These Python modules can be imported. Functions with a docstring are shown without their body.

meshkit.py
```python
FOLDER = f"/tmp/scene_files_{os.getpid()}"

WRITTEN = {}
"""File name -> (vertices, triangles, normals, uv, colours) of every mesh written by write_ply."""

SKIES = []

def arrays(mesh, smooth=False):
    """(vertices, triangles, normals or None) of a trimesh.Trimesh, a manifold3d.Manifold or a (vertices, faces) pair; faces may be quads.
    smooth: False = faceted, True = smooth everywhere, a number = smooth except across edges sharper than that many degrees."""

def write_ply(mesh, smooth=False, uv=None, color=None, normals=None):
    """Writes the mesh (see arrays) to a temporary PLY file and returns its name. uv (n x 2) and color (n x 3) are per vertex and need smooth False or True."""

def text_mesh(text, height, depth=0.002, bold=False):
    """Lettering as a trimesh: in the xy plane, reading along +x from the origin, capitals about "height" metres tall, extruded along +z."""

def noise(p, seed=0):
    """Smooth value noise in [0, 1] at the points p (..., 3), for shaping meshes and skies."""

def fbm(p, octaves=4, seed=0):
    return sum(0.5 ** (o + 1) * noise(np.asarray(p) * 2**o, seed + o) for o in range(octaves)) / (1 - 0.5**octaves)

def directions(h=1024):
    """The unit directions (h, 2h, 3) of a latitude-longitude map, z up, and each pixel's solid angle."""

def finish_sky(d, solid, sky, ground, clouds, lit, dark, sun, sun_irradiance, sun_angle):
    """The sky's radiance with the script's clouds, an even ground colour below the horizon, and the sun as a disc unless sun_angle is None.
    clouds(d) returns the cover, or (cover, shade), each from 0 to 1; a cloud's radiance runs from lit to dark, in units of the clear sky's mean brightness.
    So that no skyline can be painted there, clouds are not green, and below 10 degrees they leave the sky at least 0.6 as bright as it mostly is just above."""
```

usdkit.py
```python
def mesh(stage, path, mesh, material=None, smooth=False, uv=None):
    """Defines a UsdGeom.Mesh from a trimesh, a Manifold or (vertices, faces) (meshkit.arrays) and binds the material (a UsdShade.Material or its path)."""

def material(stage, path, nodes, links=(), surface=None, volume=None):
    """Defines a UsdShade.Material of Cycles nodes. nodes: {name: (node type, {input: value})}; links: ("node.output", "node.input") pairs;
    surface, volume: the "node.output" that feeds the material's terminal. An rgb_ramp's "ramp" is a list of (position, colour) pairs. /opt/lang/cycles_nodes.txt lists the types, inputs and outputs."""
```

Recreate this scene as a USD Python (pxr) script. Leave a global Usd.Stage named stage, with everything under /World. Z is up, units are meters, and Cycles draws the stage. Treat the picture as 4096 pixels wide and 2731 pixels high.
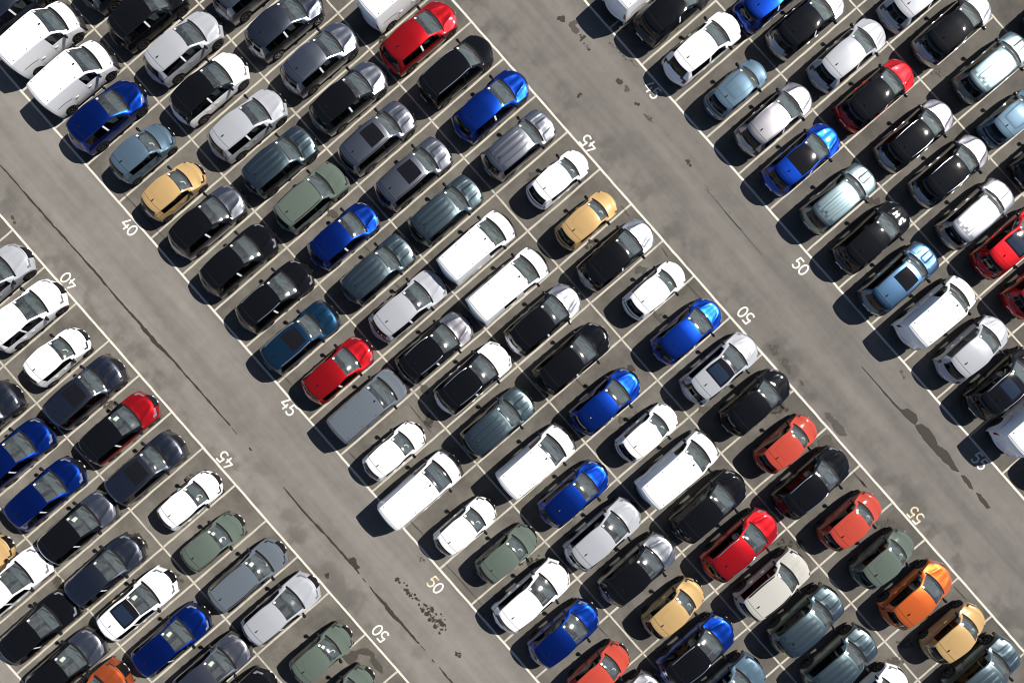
import math, random
import numpy as np
import trimesh
from scipy.interpolate import PchipInterpolator
from shapely.geometry import Polygon, LineString, Point, box as sbox
from shapely.ops import unary_union
from shapely import affinity
import meshkit, usdkit
from pxr import Gf, Sdf, Usd, UsdGeom, UsdLux, UsdShade, Vt

# ------------------------------------------------------------------ camera, sky, sun
S = 75.5            # pixels of the photograph per metre of ground
H = 38.0            # height of the drone
EXPOSURE = 0.55
SUN_EL = math.radians(45.0)
SUN_DIR2 = (0.973, -0.233)          # horizontal direction towards the sun
SUN_POWER, SKY_POWER = 1.25, 0.05
GRID = math.radians(48.8)           # direction of the aisles in the photograph
CA, SA = math.cos(GRID), math.sin(GRID)

stage = Usd.Stage.CreateInMemory()
UsdGeom.SetStageUpAxis(stage, 'Z')
UsdGeom.SetStageMetersPerUnit(stage, 1.0)
world = UsdGeom.Xform.Define(stage, '/World')
stage.SetDefaultPrim(world.GetPrim())
UsdGeom.Scope.Define(stage, '/World/Looks')

cam = UsdGeom.Camera.Define(stage, '/World/camera')
cam.CreateHorizontalApertureAttr(36.0)
cam.CreateVerticalApertureAttr(36.0 * 2731 / 4096)
cam.CreateFocalLengthAttr(36.0 * S * H / 4096)
cam.CreateClippingRangeAttr(Gf.Vec2f(0.5, 2000))
cam.CreateExposureAttr(EXPOSURE)
cam.AddTranslateOp().Set(Gf.Vec3d(0, 0, H))
cam.AddRotateZOp().Set(-math.degrees(math.atan2(CA, SA)))

sun_az = math.atan2(SUN_DIR2[0], SUN_DIR2[1])
sky_mat = usdkit.material(stage, '/World/Looks/sky_look', {
    'sky': ('sky_texture', {'sky_type': 'single_scattering', 'sun_disc': False, 'sun_elevation': SUN_EL, 'sun_rotation': sun_az,
                            'altitude': 100.0, 'air_density': 0.6, 'aerosol_density': 0.4, 'ozone_density': 1.0}),
    'bg': ('background_shader', {'strength': SKY_POWER})}, [('sky.color', 'bg.color')], surface='bg.background')
dome = UsdLux.DomeLight.Define(stage, '/World/sky')
UsdShade.MaterialBindingAPI.Apply(dome.GetPrim()).Bind(sky_mat)
dome.GetPrim().SetCustomDataByKey('kind', 'structure')
sun = UsdLux.DistantLight.Define(stage, '/World/sun')
sun.CreateIntensityAttr(SUN_POWER)
sun.CreateAngleAttr(0.5)
sun.CreateNormalizeAttr(True)
sun.CreateColorAttr(Gf.Vec3f(1.0, 0.95, 0.88))
sd = np.array([SUN_DIR2[0] * math.cos(SUN_EL), SUN_DIR2[1] * math.cos(SUN_EL), math.sin(SUN_EL)])
sd /= np.linalg.norm(sd)
_q = Gf.Rotation(Gf.Vec3d(0, 0, 1), Gf.Vec3d(*sd.tolist())).GetQuat()
sun.AddOrientOp(UsdGeom.XformOp.PrecisionDouble).Set(Gf.Quatd(_q))


# ------------------------------------------------------------------ helpers
def g(px, py, z=0.0):
    """Pixel of the photograph -> metres on the ground (x towards the cars' noses, y to their left) for a point z above the ground."""
    dx, dy = px - 2048.0, py - 1365.5
    k = (H - z) / H / S
    return np.array([(dx * SA - dy * CA) * k, -(dx * CA + dy * SA) * k])


used = {}


def free(parent, name):
    n = used.get((parent, name), 0)
    used[(parent, name)] = n + 1
    return f'{parent}/{name}' if n == 0 else f'{parent}/{name}_{n:03d}'


def put(name, v, f, mat, parent='/World', normals=None, smooth=False):
    path = free(str(parent), name)
    if normals is None:
        return usdkit.mesh(stage, path, (np.asarray(v, float), np.asarray(f, int)), mat, smooth=smooth).GetPrim()
    m = UsdGeom.Mesh.Define(stage, path)
    m.CreatePointsAttr(Vt.Vec3fArray.FromNumpy(np.asarray(v, np.float32)))
    m.CreateFaceVertexCountsAttr(Vt.IntArray.FromNumpy(np.full(len(f), len(f[0]), np.int32)))
    m.CreateFaceVertexIndicesAttr(Vt.IntArray.FromNumpy(np.asarray(f, np.int32).ravel()))
    m.CreateSubdivisionSchemeAttr('none')
    m.CreateNormalsAttr(Vt.Vec3fArray.FromNumpy(np.asarray(normals, np.float32)))
    m.SetNormalsInterpolation('vertex')
    UsdShade.MaterialBindingAPI.Apply(m.GetPrim()).Bind(mat)
    return m.GetPrim()


def putm(name, mesh, mat, parent='/World', smooth=False):
    return put(name, mesh.vertices, mesh.faces, mat, parent, smooth=smooth)


def data(prim, **kw):
    for k, v in kw.items():
        if v is not None:
            prim.SetCustomDataByKey(k, v)
    return prim


def poly_mesh(poly, z):
    vs, fs, n = [], [], 0
    for p in getattr(poly, 'geoms', [poly]):
        if p.is_empty or p.geom_type != 'Polygon':
            continue
        v, f = trimesh.creation.triangulate_polygon(p, engine='earcut')
        v3 = np.column_stack([v, np.full(len(v), z)])
        f = np.asarray(f)
        a, b, c = (v[f[:, k]] for k in range(3))
        flip = ((b[:, 0] - a[:, 0]) * (c[:, 1] - a[:, 1]) - (b[:, 1] - a[:, 1]) * (c[:, 0] - a[:, 0])) < 0
        f[flip] = f[flip][:, ::-1]
        vs.append(v3)
        fs.append(f + n)
        n += len(v3)
    return np.vstack(vs), np.vstack(fs)


def mat(name, nodes, links, out='p.BSDF'):
    return usdkit.material(stage, '/World/Looks/' + name, nodes, links, surface=out)


def simple(name, color, rough=0.5, metallic=0.0, coat=0.0, spec=0.5):
    return mat(name, {'p': ('principled_bsdf', {'base_color': color, 'roughness': rough, 'metallic': metallic, 'coat_weight': coat,
                                                'coat_roughness': 0.03, 'specular_ior_level': spec})}, [])


# ------------------------------------------------------------------ ground materials
def asphalt(name, dark, light, streak, speck, lo=.38, hi=.62, scuff=None):
    """Worn asphalt: broad tone patches, streaks along the driving direction, fine aggregate."""
    n = {'geo': ('geometry', {}),
         'mp': ('mapping', {'scale': (1.0, 0.07, 1.0)}),
         'st': ('noise_texture', {'scale': 0.9, 'detail': 5.0, 'roughness': 0.6}),
         'bl': ('noise_texture', {'scale': 0.35, 'detail': 4.0, 'roughness': 0.6}),
         'bl2': ('noise_texture', {'scale': 1.6, 'detail': 5.0, 'roughness': 0.65}),
         'fi': ('noise_texture', {'scale': 28.0, 'detail': 4.0, 'roughness': 0.8}),
         'a': ('mix_float', {'fac': streak}),
         'b': ('mix_float', {'fac': 0.22}),
         'c': ('mix_float', {'fac': speck}),
         'r': ('rgb_ramp', {'ramp': [(0.0, dark), (lo, dark), (hi, light), (1.0, light)]}),
         'bp': ('bump', {'strength': 0.35, 'distance': 0.01}),
         'p': ('principled_bsdf', {'roughness': 0.88, 'specular_ior_level': 0.25, 'diffuse_roughness': 0.4})}
    l = [('geo.position', 'mp.vector'), ('mp.vector', 'st.vector'), ('geo.position', 'bl.vector'), ('geo.position', 'bl2.vector'), ('geo.position', 'fi.vector'),
         ('bl.fac', 'a.a'), ('st.fac', 'a.b'), ('a.result', 'b.a'), ('bl2.fac', 'b.b'), ('b.result', 'c.a'), ('fi.fac', 'c.b'),
         ('c.result', 'r.fac'), ('r.color', 'p.base_color'), ('fi.fac', 'bp.height'), ('bp.normal', 'p.normal')]
    if scuff is not None:
        n.update({'sx': ('separate_xyz', {}), 'sn': ('noise_texture', {'scale': 0.62, 'detail': 3.0, 'roughness': 0.55}),
                  'sm': ('map_range', {'range_type': 'smoothstep', 'from_min': .45, 'from_max': .62, 'to_min': 0.0, 'to_max': 1.0, 'clamp': True}),
                  'sd': ('map_range', {'range_type': 'smoothstep', 'from_min': scuff + .5, 'from_max': scuff + 2.6, 'to_min': 0.55, 'to_max': 0.0, 'clamp': True}),
                  'mu': ('math', {'math_type': 'multiply'}), 'mc': ('mix_color', {'blend_type': 'mix', 'b': tuple(.55 * q for q in dark)})})
        l = [q for q in l if q != ('r.color', 'p.base_color')] + [('geo.position', 'sx.vector'), ('geo.position', 'sn.vector'), ('sn.fac', 'sm.value'), ('sx.x', 'sd.value'), ('sm.result', 'mu.value1'),
                                                                 ('sd.result', 'mu.value2'), ('mu.value', 'mc.fac'), ('r.color', 'mc.a'), ('mc.result', 'p.base_color')]
    return mat(name, n, l)


M_BAY = asphalt('bay_asphalt', (0.078, 0.072, 0.063), (0.168, 0.156, 0.136), 0.12, 0.28, .41, .60)
ROAD = ((0.140, 0.130, 0.118), (0.222, 0.207, 0.188), 0.78, 0.22, .40, .60)
M_ROAD = asphalt('road_asphalt', *ROAD)

M_LINE = mat('worn_line_paint', {
    'geo': ('geometry', {}), 'n': ('noise_texture', {'scale': 9.0, 'detail': 6.0, 'roughness': 0.75}), 'n2': ('noise_texture', {'scale': 0.5, 'detail': 2.0}),
    'm': ('mix_float', {'fac': 0.35}),
    'r': ('rgb_ramp', {'ramp': [(0.0, (0.22, 0.20, 0.17)), (0.38, (0.30, 0.275, 0.23)), (0.52, (0.46, 0.43, 0.36)), (1.0, (0.54, 0.505, 0.43))]}),
    'p': ('principled_bsdf', {'roughness': 0.7})},
    [('geo.position', 'n.vector'), ('geo.position', 'n2.vector'), ('n.fac', 'm.a'), ('n2.fac', 'm.b'), ('m.result', 'r.fac'), ('r.color', 'p.base_color')])
M_EDGE = mat('edge_line_paint', {
    'geo': ('geometry', {}), 'n': ('noise_texture', {'scale': 7.0, 'detail': 6.0, 'roughness': 0.75}),
    'r': ('rgb_ramp', {'ramp': [(0.0, (0.34, 0.32, 0.28)), (0.33, (0.42, 0.40, 0.35)), (0.45, (0.60, 0.57, 0.50)), (1.0, (0.70, 0.67, 0.60))]}),
    'p': ('principled_bsdf', {'roughness': 0.7})},
    [('geo.position', 'n.vector'), ('n.fac', 'r.fac'), ('r.color', 'p.base_color')])
M_DIGIT = mat('number_paint', {
    'geo': ('geometry', {}), 'n': ('noise_texture', {'scale': 8.0, 'detail': 5.0, 'roughness': 0.7}),
    'r': ('rgb_ramp', {'ramp': [(0.0, (0.40, 0.38, 0.33)), (0.38, (0.55, 0.52, 0.45)), (0.5, (0.78, 0.75, 0.68)), (1.0, (0.82, 0.80, 0.74))]}),
    'p': ('principled_bsdf', {'roughness': 0.7})},
    [('geo.position', 'n.vector'), ('n.fac', 'r.fac'), ('r.color', 'p.base_color')])
M_OCHRE = mat('faded_number_paint', {
    'geo': ('geometry', {}), 'n': ('noise_texture', {'scale': 5.0, 'detail': 4.0, 'roughness': 0.7}),
    'r': ('rgb_ramp', {'ramp': [(0.0, (0.42, 0.30, 0.14)), (0.45, (0.55, 0.42, 0.22)), (0.58, (0.74, 0.70, 0.60)), (1.0, (0.80, 0.76, 0.68))]}),
    'p': ('principled_bsdf', {'roughness': 0.7})},
    [('geo.position', 'n.vector'), ('n.fac', 'r.fac'), ('r.color', 'p.base_color')])
M_WET = mat('wet_asphalt', {
    'geo': ('geometry', {}), 'n': ('noise_texture', {'scale': 20.0, 'detail': 4.0, 'roughness': 0.75}),
    'r': ('rgb_ramp', {'ramp': [(0.3, (0.026, 0.022, 0.017)), (0.7, (0.052, 0.045, 0.036))]}),
    'p': ('principled_bsdf', {'roughness': 0.7, 'specular_ior_level': 0.2})},
    [('geo.position', 'n.vector'), ('n.fac', 'r.fac'), ('r.color', 'p.base_color')])
M_DAMP = mat('damp_asphalt', {
    'geo': ('geometry', {}), 'n': ('noise_texture', {'scale': 14.0, 'detail': 4.0, 'roughness': 0.75}),
    'r': ('rgb_ramp', {'ramp': [(0.3, (0.034, 0.030, 0.023)), (0.7, (0.068, 0.060, 0.048))]}),
    'p': ('principled_bsdf', {'roughness': 0.75})},
    [('geo.position', 'n.vector'), ('n.fac', 'r.fac'), ('r.color', 'p.base_color')])

# ------------------------------------------------------------------ car materials
PAINT = {      # base colour, metallic share, roughness
    'white': ((0.80, 0.81, 0.82), 0.0, 0.40), 'pale_silver': ((0.36, 0.375, 0.405), 0.15, 0.42), 'silver': ((0.42, 0.43, 0.465), 1.0, 0.36),
    'shale': ((0.29, 0.305, 0.345), 1.0, 0.36), 'mauve': ((0.34, 0.33, 0.36), 1.0, 0.36), 'graphite': ((0.13, 0.142, 0.178), 1.0, 0.36),
    'black': ((0.004, 0.0042, 0.005), 0.0, 0.40), 'blue': ((0.004, 0.038, 0.31), 0.97, 0.38), 'navy': ((0.010, 0.040, 0.085), 0.75, 0.40),
    'slate': ((0.085, 0.135, 0.185), 0.35, 0.44), 'teal': ((0.145, 0.20, 0.22), 1.0, 0.37), 'green': ((0.090, 0.115, 0.095), 0.0, 0.46),
    'beige': ((0.43, 0.285, 0.125), 0.1, 0.44), 'red': ((0.40, 0.008, 0.012), 0.70, 0.42), 'brick': ((0.40, 0.055, 0.035), 0.0, 0.42),
    'orange': ((0.58, 0.120, 0.026), 0.5, 0.42), 'putty': ((0.42, 0.41, 0.375), 0.0, 0.42), 'van_grey': ((0.100, 0.118, 0.140), 0.0, 0.46),
    'steel_blue': ((0.055, 0.115, 0.205), 0.98, 0.36), 'rust': ((0.36, 0.075, 0.022), 0.5, 0.42)}


def car_paint(name, c, metal, rough):
    """Lacquered paint: flakes vary the tone a little from panel to panel, a dusty film dulls the lacquer in places."""
    return mat('paint_' + name, {
        'geo': ('geometry', {}), 'ob': ('object_info', {}),
        'n': ('noise_texture', {'scale': 1.7, 'detail': 5.0, 'roughness': 0.6}),
        'fl': ('noise_texture', {'scale': 160.0, 'detail': 1.0}),
        'cr': ('map_range', {'from_min': .35, 'from_max': .7, 'to_min': .02, 'to_max': .07}),
        'v': ('map_range', {'from_min': .3, 'from_max': .7, 'to_min': .92, 'to_max': 1.08}),
        'h': ('hsv', {'color': c}),
        'p': ('principled_bsdf', {'metallic': metal, 'roughness': rough, 'coat_weight': 1.0, 'specular_ior_level': .01})},
        [('geo.position', 'n.vector'), ('geo.position', 'fl.vector'), ('n.fac', 'cr.value'), ('cr.result', 'p.coat_roughness'), ('fl.fac', 'v.value'), ('v.result', 'h.value'), ('h.color', 'p.base_color')])


PM = {k: car_paint(k, *v) for k, v in PAINT.items()}
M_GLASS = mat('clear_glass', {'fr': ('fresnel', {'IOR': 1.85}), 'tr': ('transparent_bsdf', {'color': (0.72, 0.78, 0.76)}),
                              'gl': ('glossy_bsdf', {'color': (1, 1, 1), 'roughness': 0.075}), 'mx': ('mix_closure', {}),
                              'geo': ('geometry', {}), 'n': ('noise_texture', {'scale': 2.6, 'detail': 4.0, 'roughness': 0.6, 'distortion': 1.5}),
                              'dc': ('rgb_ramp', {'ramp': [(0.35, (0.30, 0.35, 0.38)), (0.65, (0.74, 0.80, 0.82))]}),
                              'df': ('diffuse_bsdf', {}), 'dust_haze': ('mix_closure', {'fac': 0.055})},  # pale dust share added to brighten the glass as reflected sky would
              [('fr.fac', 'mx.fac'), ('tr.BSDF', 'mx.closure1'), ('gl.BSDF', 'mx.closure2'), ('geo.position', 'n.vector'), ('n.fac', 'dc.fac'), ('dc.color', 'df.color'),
               ('mx.closure', 'dust_haze.closure1'), ('df.BSDF', 'dust_haze.closure2')], 'dust_haze.closure')
M_TINT = mat('tinted_glass', {'fr': ('fresnel', {'IOR': 1.5}), 'tr': ('transparent_bsdf', {'color': (0.10, 0.11, 0.115)}),
                              'gl': ('glossy_bsdf', {'color': (1, 1, 1), 'roughness': 0.02}), 'mx': ('mix_closure', {})},
             [('fr.fac', 'mx.fac'), ('tr.BSDF', 'mx.closure1'), ('gl.BSDF', 'mx.closure2')], 'mx.closure')
M_GLOSSBLACK = simple('gloss_black', (0.008, 0.008, 0.010), 0.10, coat=0.5, spec=.2)
M_SIDEGLASS = mat('side_glass', {'fr': ('fresnel', {'IOR': 1.55}), 'tr': ('transparent_bsdf', {'color': (0.45, 0.50, 0.49)}),
                                  'gl': ('glossy_bsdf', {'color': (1, 1, 1), 'roughness': 0.03}), 'mx': ('mix_closure', {})},
                  [('fr.fac', 'mx.fac'), ('tr.BSDF', 'mx.closure1'), ('gl.BSDF', 'mx.closure2')], 'mx.closure')
M_PLASTIC = simple('black_plastic', (0.016, 0.016, 0.017), 0.6)
M_SEAM = simple('panel_gap', (0.01, 0.01, 0.01), 0.8, spec=0.1)
M_TYRE = simple('tyre_rubber', (0.012, 0.012, 0.012), 0.8)
M_RIM = simple('alloy_rim', (0.10, 0.10, 0.11), 0.3, 0.9)
M_RIMS = simple('silver_rim', (0.35, 0.35, 0.36), 0.3, 0.9)
M_CHROME = simple('bright_trim', (0.62, 0.64, 0.68), 0.25, 0.9)
M_LAMP = simple('lamp_lens', (0.20, 0.21, 0.24), 0.15, 0.3, coat=1.0)
M_LAMPD = simple('dark_lamp_lens', (0.03, 0.03, 0.035), 0.08, 0.0, coat=1.0)
M_RED = simple('tail_lamp_lens', (0.22, 0.006, 0.010), 0.15, coat=1.0)
M_REDD = simple('dark_tail_lamp_lens', (0.030, 0.006, 0.008), 0.15, coat=1.0)
M_DASH = simple('dashboard_vinyl', (0.085, 0.100, 0.110), 0.6)
M_SEAT = simple('seat_cloth', (0.055, 0.055, 0.060), 0.85)
M_WHITE = simple('plain_white', (0.78, 0.79, 0.82), 0.4)
M_PAPER = simple('paper', (0.80, 0.80, 0.74), 0.6)
M_SKYGLASS = simple('sunroof_glass', (0.012, 0.022, 0.042), 0.04, coat=1.0, spec=0.9)  # blue of the mirrored sky is put into the base colour

# ------------------------------------------------------------------ vehicle builder
# per kind: length, width, height, bonnet lip, cowl, glass base, glass top, hatch line, spoiler end, rear glass foot, bonnet lip z, cowl z, axles, tyre radius
KIND = {
    'hatch':     dict(L=3.70, W=1.60, H=1.50, le=.14, cowl=.80, gb=.88, wt=1.39, hl=2.92, sp=3.24, rw=3.53, hz=.84, cz=1.02, ax=(.66, 3.08), R=.29, wg=.60, wr=.585),
    'crossover': dict(L=4.25, W=1.79, H=1.56, le=.17, cowl=.93, gb=1.02, wt=1.80, hl=3.46, sp=3.78, rw=4.04, hz=.86, cz=1.04, ax=(.84, 3.47), R=.335, wg=.69, wr=.60),
    'suv':       dict(L=4.64, W=1.84, H=1.60, le=.18, cowl=1.05, gb=1.14, wt=2.02, hl=3.80, sp=4.13, rw=4.40, hz=.88, cz=1.06, ax=(.88, 3.62), R=.35, wg=.70, wr=.61),
    'offroader': dict(L=4.36, W=1.81, H=1.62, le=.15, cowl=.97, gb=1.08, wt=1.66, hl=3.70, sp=3.98, rw=4.20, hz=.95, cz=1.08, ax=(.83, 3.49), R=.35, wg=.69, wr=.63),
    'big_offroader': dict(L=4.57, W=1.83, H=1.66, le=.15, cowl=.98, gb=1.10, wt=1.68, hl=3.90, sp=4.18, rw=4.40, hz=.97, cz=1.10, ax=(.84, 3.55), R=.36, wg=.69, wr=.63),
    'estate':    dict(L=4.54, W=1.78, H=1.62, le=.15, cowl=.90, gb=1.00, wt=1.66, hl=4.00, sp=4.24, rw=4.42, hz=.90, cz=1.04, ax=(.83, 3.73), R=.33, wg=.68, wr=.63),
    'long_van':  dict(L=4.78, W=1.86, H=1.82, le=.18, cowl=.74, gb=.86, wt=1.55, hl=4.44, sp=4.59, rw=4.70, hz=.96, cz=1.12, ax=(.90, 3.86), R=.33, wg=.76, wr=.735),
    'van':       dict(L=4.50, W=1.86, H=1.82, le=.18, cowl=.74, gb=.86, wt=1.55, hl=4.18, sp=4.32, rw=4.42, hz=.96, cz=1.12, ax=(.90, 3.60), R=.33, wg=.76, wr=.735),
}


class Grid:
    """The skin of a vehicle: stations along the profile from under the nose over the roof to under the tail, columns from the right sill over the top to the left sill."""

    def __init__(s, k, o):
        d = KIND[k]
        s.d, s.k = d, k
        L, W2, Hh = d['L'], d['W'] / 2, d['H']
        le, cw, gb, wt, hl, sp, rw, hz, cz = (d[x] for x in ('le', 'cowl', 'gb', 'wt', 'hl', 'sp', 'rw', 'hz', 'cz'))
        wg, wr = d['wg'], d['wr']
        v = k in ('van', 'long_van')
        bx = .62 if k in ('offroader', 'big_offroader', 'van', 'long_van') else 1.0     # how rounded the plan is at the nose
        rk = .75 if v else 1.0
        v = k in ('van', 'long_van')
        zr = 1.06 if not v else 1.10
        belt = cz - .02
        K = [('fb', .13, .25, .52, 0, .20 * bx, .18 * bx, W2 - .14, .25, W2 - .10, .25),
             ('bm', .0, .50, .58, .01, .22 * bx, .18 * bx, W2 - .08, .46, W2 - .05, .42),
             ('he', le, hz, .655, .035, .20 * bx, .15 * bx, W2 - .055, hz - .10, W2 - .03, .56),
             ('hm', le + .34, hz + .09, W2 - .20, .06, .15 * bx, .06 * bx, W2 - .03, hz - .01, W2 - .005, .62),
             ('cowl', cw, cz, W2 - .15, .06, .13, .0, W2 - .03, cz - .09, W2, .64),
             ('gb', gb, cz + .035, wg + .04, .05, .13, .0, W2 - .03, cz - .07, W2, .64),
             ('wm', (gb + wt) / 2, (cz + .035 + Hh - .07) / 2 + .040, (wg + wr) / 2 + .045, .055, .115, .0, W2 - .04, cz - .04, W2, .64),
             ('wt', wt, Hh - .07, wr + .045, .05, .09, .0, W2 - .05, belt, W2, .64),
             ('rf', (wt * .6 + hl * .4), Hh - .005, wr + (.10 if not v else .02), .055, .02, 0, W2 - .05, belt + .01, W2 - .01, .64),
             ('hl', hl, Hh - .06, wr + (.055 if not v else -.01), .045, -.04, 0, W2 - .06, belt + .04, W2 - .01, .64),
             ('sp', sp, Hh - .12, wr + (.02 if not v else -.03), .045, -.10 * (1 if not v else .5), 0, W2 - .075, belt + .04, W2 - .015, .64),
             ('rw', rw, zr, wr + (.05 if not v else -.04), .035, -.14 * rk, -.03, W2 - .09, zr - .07, W2 - .03, .62),
             ('rt', L - .05, .82, .66 if not v else .72, .02, -.17 * rk, -.07 * rk, W2 - .10, .74, W2 - .05, .6),
             ('rb', L, .52, .64, .005, -.19 * rk, -.10 * rk, W2 - .11, .48, W2 - .07, .44),
             ('rbb', L - .09, .27, .58, 0, -.17 * rk, -.10 * rk, W2 - .15, .27, W2 - .13, .26)]
        if v:
            K[11] = ('rw', rw, 1.30, wr - .02, .03, -.10, -.03, W2 - .09, 1.12, W2 - .03, .62)
        A = np.array([x[1:] for x in K], float)
        sp_ = np.concatenate([[0], np.cumsum(np.hypot(np.diff(A[:, 0]), np.diff(A[:, 1])))])
        s.key = {x[0]: q for x, q in zip(K, sp_)}
        s.f = PchipInterpolator(sp_, A)
        s.zs = .22
        fine = np.linspace(0, sp_[-1], 4000)
        F = s.f(fine)
        side = F[:, 0] + F[:, 4] + F[:, 5]
        top = F[:, 0]

        def at_top(x):
            q = fine[(fine > s.key['he'])]
            return q[np.argmin(abs(top[fine > s.key['he']] - x))]

        def at_side(x):
            m = (fine > s.key['he'] * .9) & (fine < s.key['rt'])
            return fine[m][np.argmin(abs(side[m] - x))]
        s.at_top, s.at_side = at_top, at_side
        brk = dict(s.key)
        R = d['R'] + .055
        arch = []
        for a in d['ax']:
            arch += [at_side(a + R * math.cos(t)) for t in np.linspace(0, math.pi, 11)]
        # break points: bonnet gap, doors, windows, sunroof
        kk = s.key
        brk['he2'] = kk['he'] + .17
        brk['he0'] = kk['he'] - .13
        brk['he1'] = kk['he'] - .10
        brk['hl2'] = kk['hl'] + .022
        brk['lip'] = kk['he'] - .015
        b = at_side(wt + .62) if not v else at_side(wt + .50)
        brk['b1'], brk['b2'] = b, at_side((wt + .72) if not v else wt + .62)
        brk['wa'] = kk['gb'] + .42 * (kk['wt'] - kk['gb'])
        brk['c1'] = at_side({'hatch': hl - .02, 'van': wt + .7, 'long_van': wt + 1.75}.get(k, hl + .10))
        brk['c0'] = at_side({'hatch': hl - .32, 'estate': hl - .85}.get(k, hl - .42))
        brk['c0b'] = brk['c0'] + .04
        brk['c0v'] = at_side(wt + .95)
        brk['fd'] = at_side(gb + .12)
        brk['fd2'] = brk['fd'] + .012
        brk['d1'], brk['d2'] = at_side(wt + .66) if not v else at_side(wt + .60), 0
        brk['d2'] = brk['d1'] + .012
        brk['rd'] = at_side(min(d['ax'][1] - .36, hl - .25)) if not v else at_side(wt + 1.5)
        brk['rd2'] = brk['rd'] + .012
        if o.get('sunroof') == 'panel':
            brk['s1'], brk['s2'] = at_top(wt + .26), at_top(wt + 1.16)
        if o.get('sunroof') == 'framed':
            brk['s0'] = kk['wt'] + .02
            brk['s1'], brk['s2'] = at_top(wt + .36), at_top(wt + 1.0)
            brk['s3'] = at_top(wt + 1.10)
        s.b = brk
        base = []
        for a, c in zip(sp_[:-1], sp_[1:]):
            base += list(np.linspace(a, c, max(2, int(math.ceil((c - a) / .13))) + 1))
        allb = sorted(set(brk.values()) | set(sp_))
        extra = [x for x in base + arch if min(abs(x - y) for y in allb) > .012]
        st = sorted(set(allb) | set(extra))
        out = [st[0]]
        keep = set(allb)
        for x in st[1:]:
            if x - out[-1] < .006 and x not in keep:
                continue
            if x - out[-1] < 1e-6:
                continue
            out.append(x)
        s.st = np.array(out)
        tt = list(np.linspace(0, 1, 14)) + [.86, .90, .93, .60, .64, .70, .76, .20, .235, .98]
        if v:
            tt += [.015, .03, .28, .30, .32, .56, .58, .60, .78, .80, .82]
        if o.get('ribs'):
            tt += [.10, .13, .33, .36, .55, .58]
        tt = sorted(set(np.round(tt, 4)))
        tt = [t for i, t in enumerate(tt) if i == 0 or t - tt[i - 1] > .009]
        s.T = np.array([-x for x in tt[:0:-1]] + tt)
        s.rU = np.array([0, .10, .2, .4, .55, .8, .93, 1.0])         # roof edge to belt
        s.vL = np.array([0, .12, .25, .4, .55, .68, .84, 1.0])      # belt to sill
        s.o = o
        s.build()

    def build(s):
        d, o, P = s.d, s.o, s.f(s.st)
        x, zc, wt, crown, bow, bow2, wb, zb, wm, zm = P.T
        n = len(s.st)
        R = d['R'] + .055
        T = s.T
        X = x[:, None] + bow[:, None] * T ** 2
        Y = -wt[:, None] * T
        Z = zc[:, None] - crown[:, None] * np.abs(T) ** 2.6
        rel = (s.st - s.key['hl'])
        roof = np.clip((s.st - s.key['wt'] - .22) / .06, 0, 1) * np.clip((s.key['hl'] - .04 - s.st) / .05, 0, 1)
        hood = np.clip((s.st - s.key['he'] - .06) / .22, 0, 1) * np.clip((s.key['cowl'] - s.st) / .10, 0, 1)
        at = np.abs(T)

        def plateau(lo, hi, e=.03):
            return np.clip((at - lo) / e + .5, 0, 1) * np.clip((hi - at) / e + .5, 0, 1)
        if o.get('ribs'):
            Z += .013 * roof[:, None] * (plateau(.115, .345, .024) + plateau(.565, .93, .024))[None]
        k = s.k
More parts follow.
